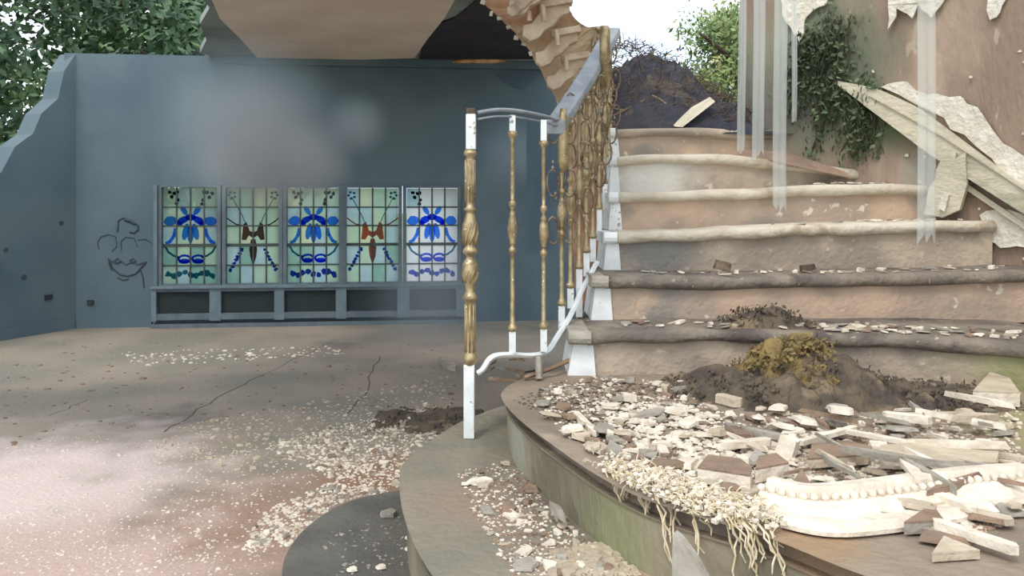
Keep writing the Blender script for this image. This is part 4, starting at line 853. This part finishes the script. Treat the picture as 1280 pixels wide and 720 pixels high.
# ---------------------------------------------------------------- translucent strips added to imitate reflected light streaks before the stair wall
sm = bpy.data.materials.new('streak_film'); sm.use_nodes = True; t = sm.node_tree; Nn = t.nodes; b = Nn['Principled BSDF']; out = Nn['Material Output']
b.inputs['Base Color'].default_value = (.85, .9, .88, 1); b.inputs['Roughness'].default_value = .9
tr = Nn.new('ShaderNodeBsdfTransparent'); tl = Nn.new('ShaderNodeBsdfTranslucent'); tl.inputs[0].default_value = (.85, .9, .88, 1)
mx1 = Nn.new('ShaderNodeMixShader'); mx1.inputs[0].default_value = .4; t.links.new(b.outputs[0], mx1.inputs[1]); t.links.new(tl.outputs[0], mx1.inputs[2])
mx = Nn.new('ShaderNodeMixShader'); mx.inputs[0].default_value = .43; t.links.new(tr.outputs[0], mx.inputs[1]); t.links.new(mx1.outputs[0], mx.inputs[2]); t.links.new(mx.outputs[0], out.inputs['Surface'])
cu = empty('light_streaks', (1.3, 3.3, 2.5), 'pale sheer strips added as reflected light streaks before the stair wall', 'light streak')
MB().tube([(.9, 3.62, 2.5), (2.16, 3.42, 2.5)], .012, 8).build('added_streak_rod', M['iron'], cu)
for xa, xb, yb, d_ in ((923, 933, 190, 3.58), (942, 957, 196, 3.57), (968, 985, 262, 3.56), (990, 996, 150, 3.56), (1148, 1171, 300, 3.30)):
    m = MB(); A = []; nn_ = 40
    yt = HZ-(2.5-EYE)*F/d_
    for i in range(nn_+1):
        f = i/nn_; y = yt+(yb-yt)*f
        for k in range(7):
            x = xa+(xb-xa)*k/6+1.0*math.sin(f*5+xa); p = P(x, y, d_); p.y += .012*math.sin(k*2.1+f*2); 
            if i == nn_: p.z += R.uniform(-.02, .03)
            A.append(p)
    m.add(A, [(i*7+k, i*7+k+1, (i+1)*7+k+1, (i+1)*7+k) for i in range(nn_) for k in range(6)]); m.build('light_streak_strip', sm, cu, True)

# ---------------------------------------------------------------- haze blobs added to imitate soft reflected patches in the hall
hm = bpy.data.materials.new('reflection_haze_volume'); hm.use_nodes = True; t = hm.node_tree; Nn = t.nodes; Nn.remove(Nn['Principled BSDF'])
vsn = Nn.new('ShaderNodeVolumeScatter'); vsn.inputs['Color'].default_value = (.74, .96, 1, 1); t.links.new(vsn.outputs[0], Nn['Material Output'].inputs['Volume'])
g_ = Nn.new('ShaderNodeNewGeometry'); acc = None
for (x, y, d_, rad, dn_) in ((320, 160, 5.3, .72, 1.6), (385, 205, 5.3, .36, 2.4), (305, 200, 5.3, .34, 2.0), (445, 155, 5.3, .26, 2.0), (545, 375, 5.3, .55, 1.0), (640, 190, 5.5, .34, 1.0)):
    p = P(x, y, d_); dd = Nn.new('ShaderNodeVectorMath'); dd.operation = 'DISTANCE'; t.links.new(g_.outputs['Position'], dd.inputs[0]); dd.inputs[1].default_value = p
    mr = Nn.new('ShaderNodeMapRange'); mr.interpolation_type = 'SMOOTHSTEP'; mr.inputs['From Min'].default_value = rad; mr.inputs['From Max'].default_value = 0; mr.inputs['To Max'].default_value = dn_; t.links.new(dd.outputs['Value'], mr.inputs['Value'])
    if acc is None: acc = mr.outputs['Result']
    else:
        ad = Nn.new('ShaderNodeMath'); ad.operation = 'ADD'; t.links.new(acc, ad.inputs[0]); t.links.new(mr.outputs['Result'], ad.inputs[1]); acc = ad.outputs[0]
t.links.new(acc, vsn.inputs['Density'])
hz = MB().box((-1.3, 5.35, 1.3), (2.8, 1.3, 2.2)).build('reflection_haze', hm); tag(hz, 'pale haze added to imitate soft reflected patches in front of the hall windows', 'haze', kind='stuff')
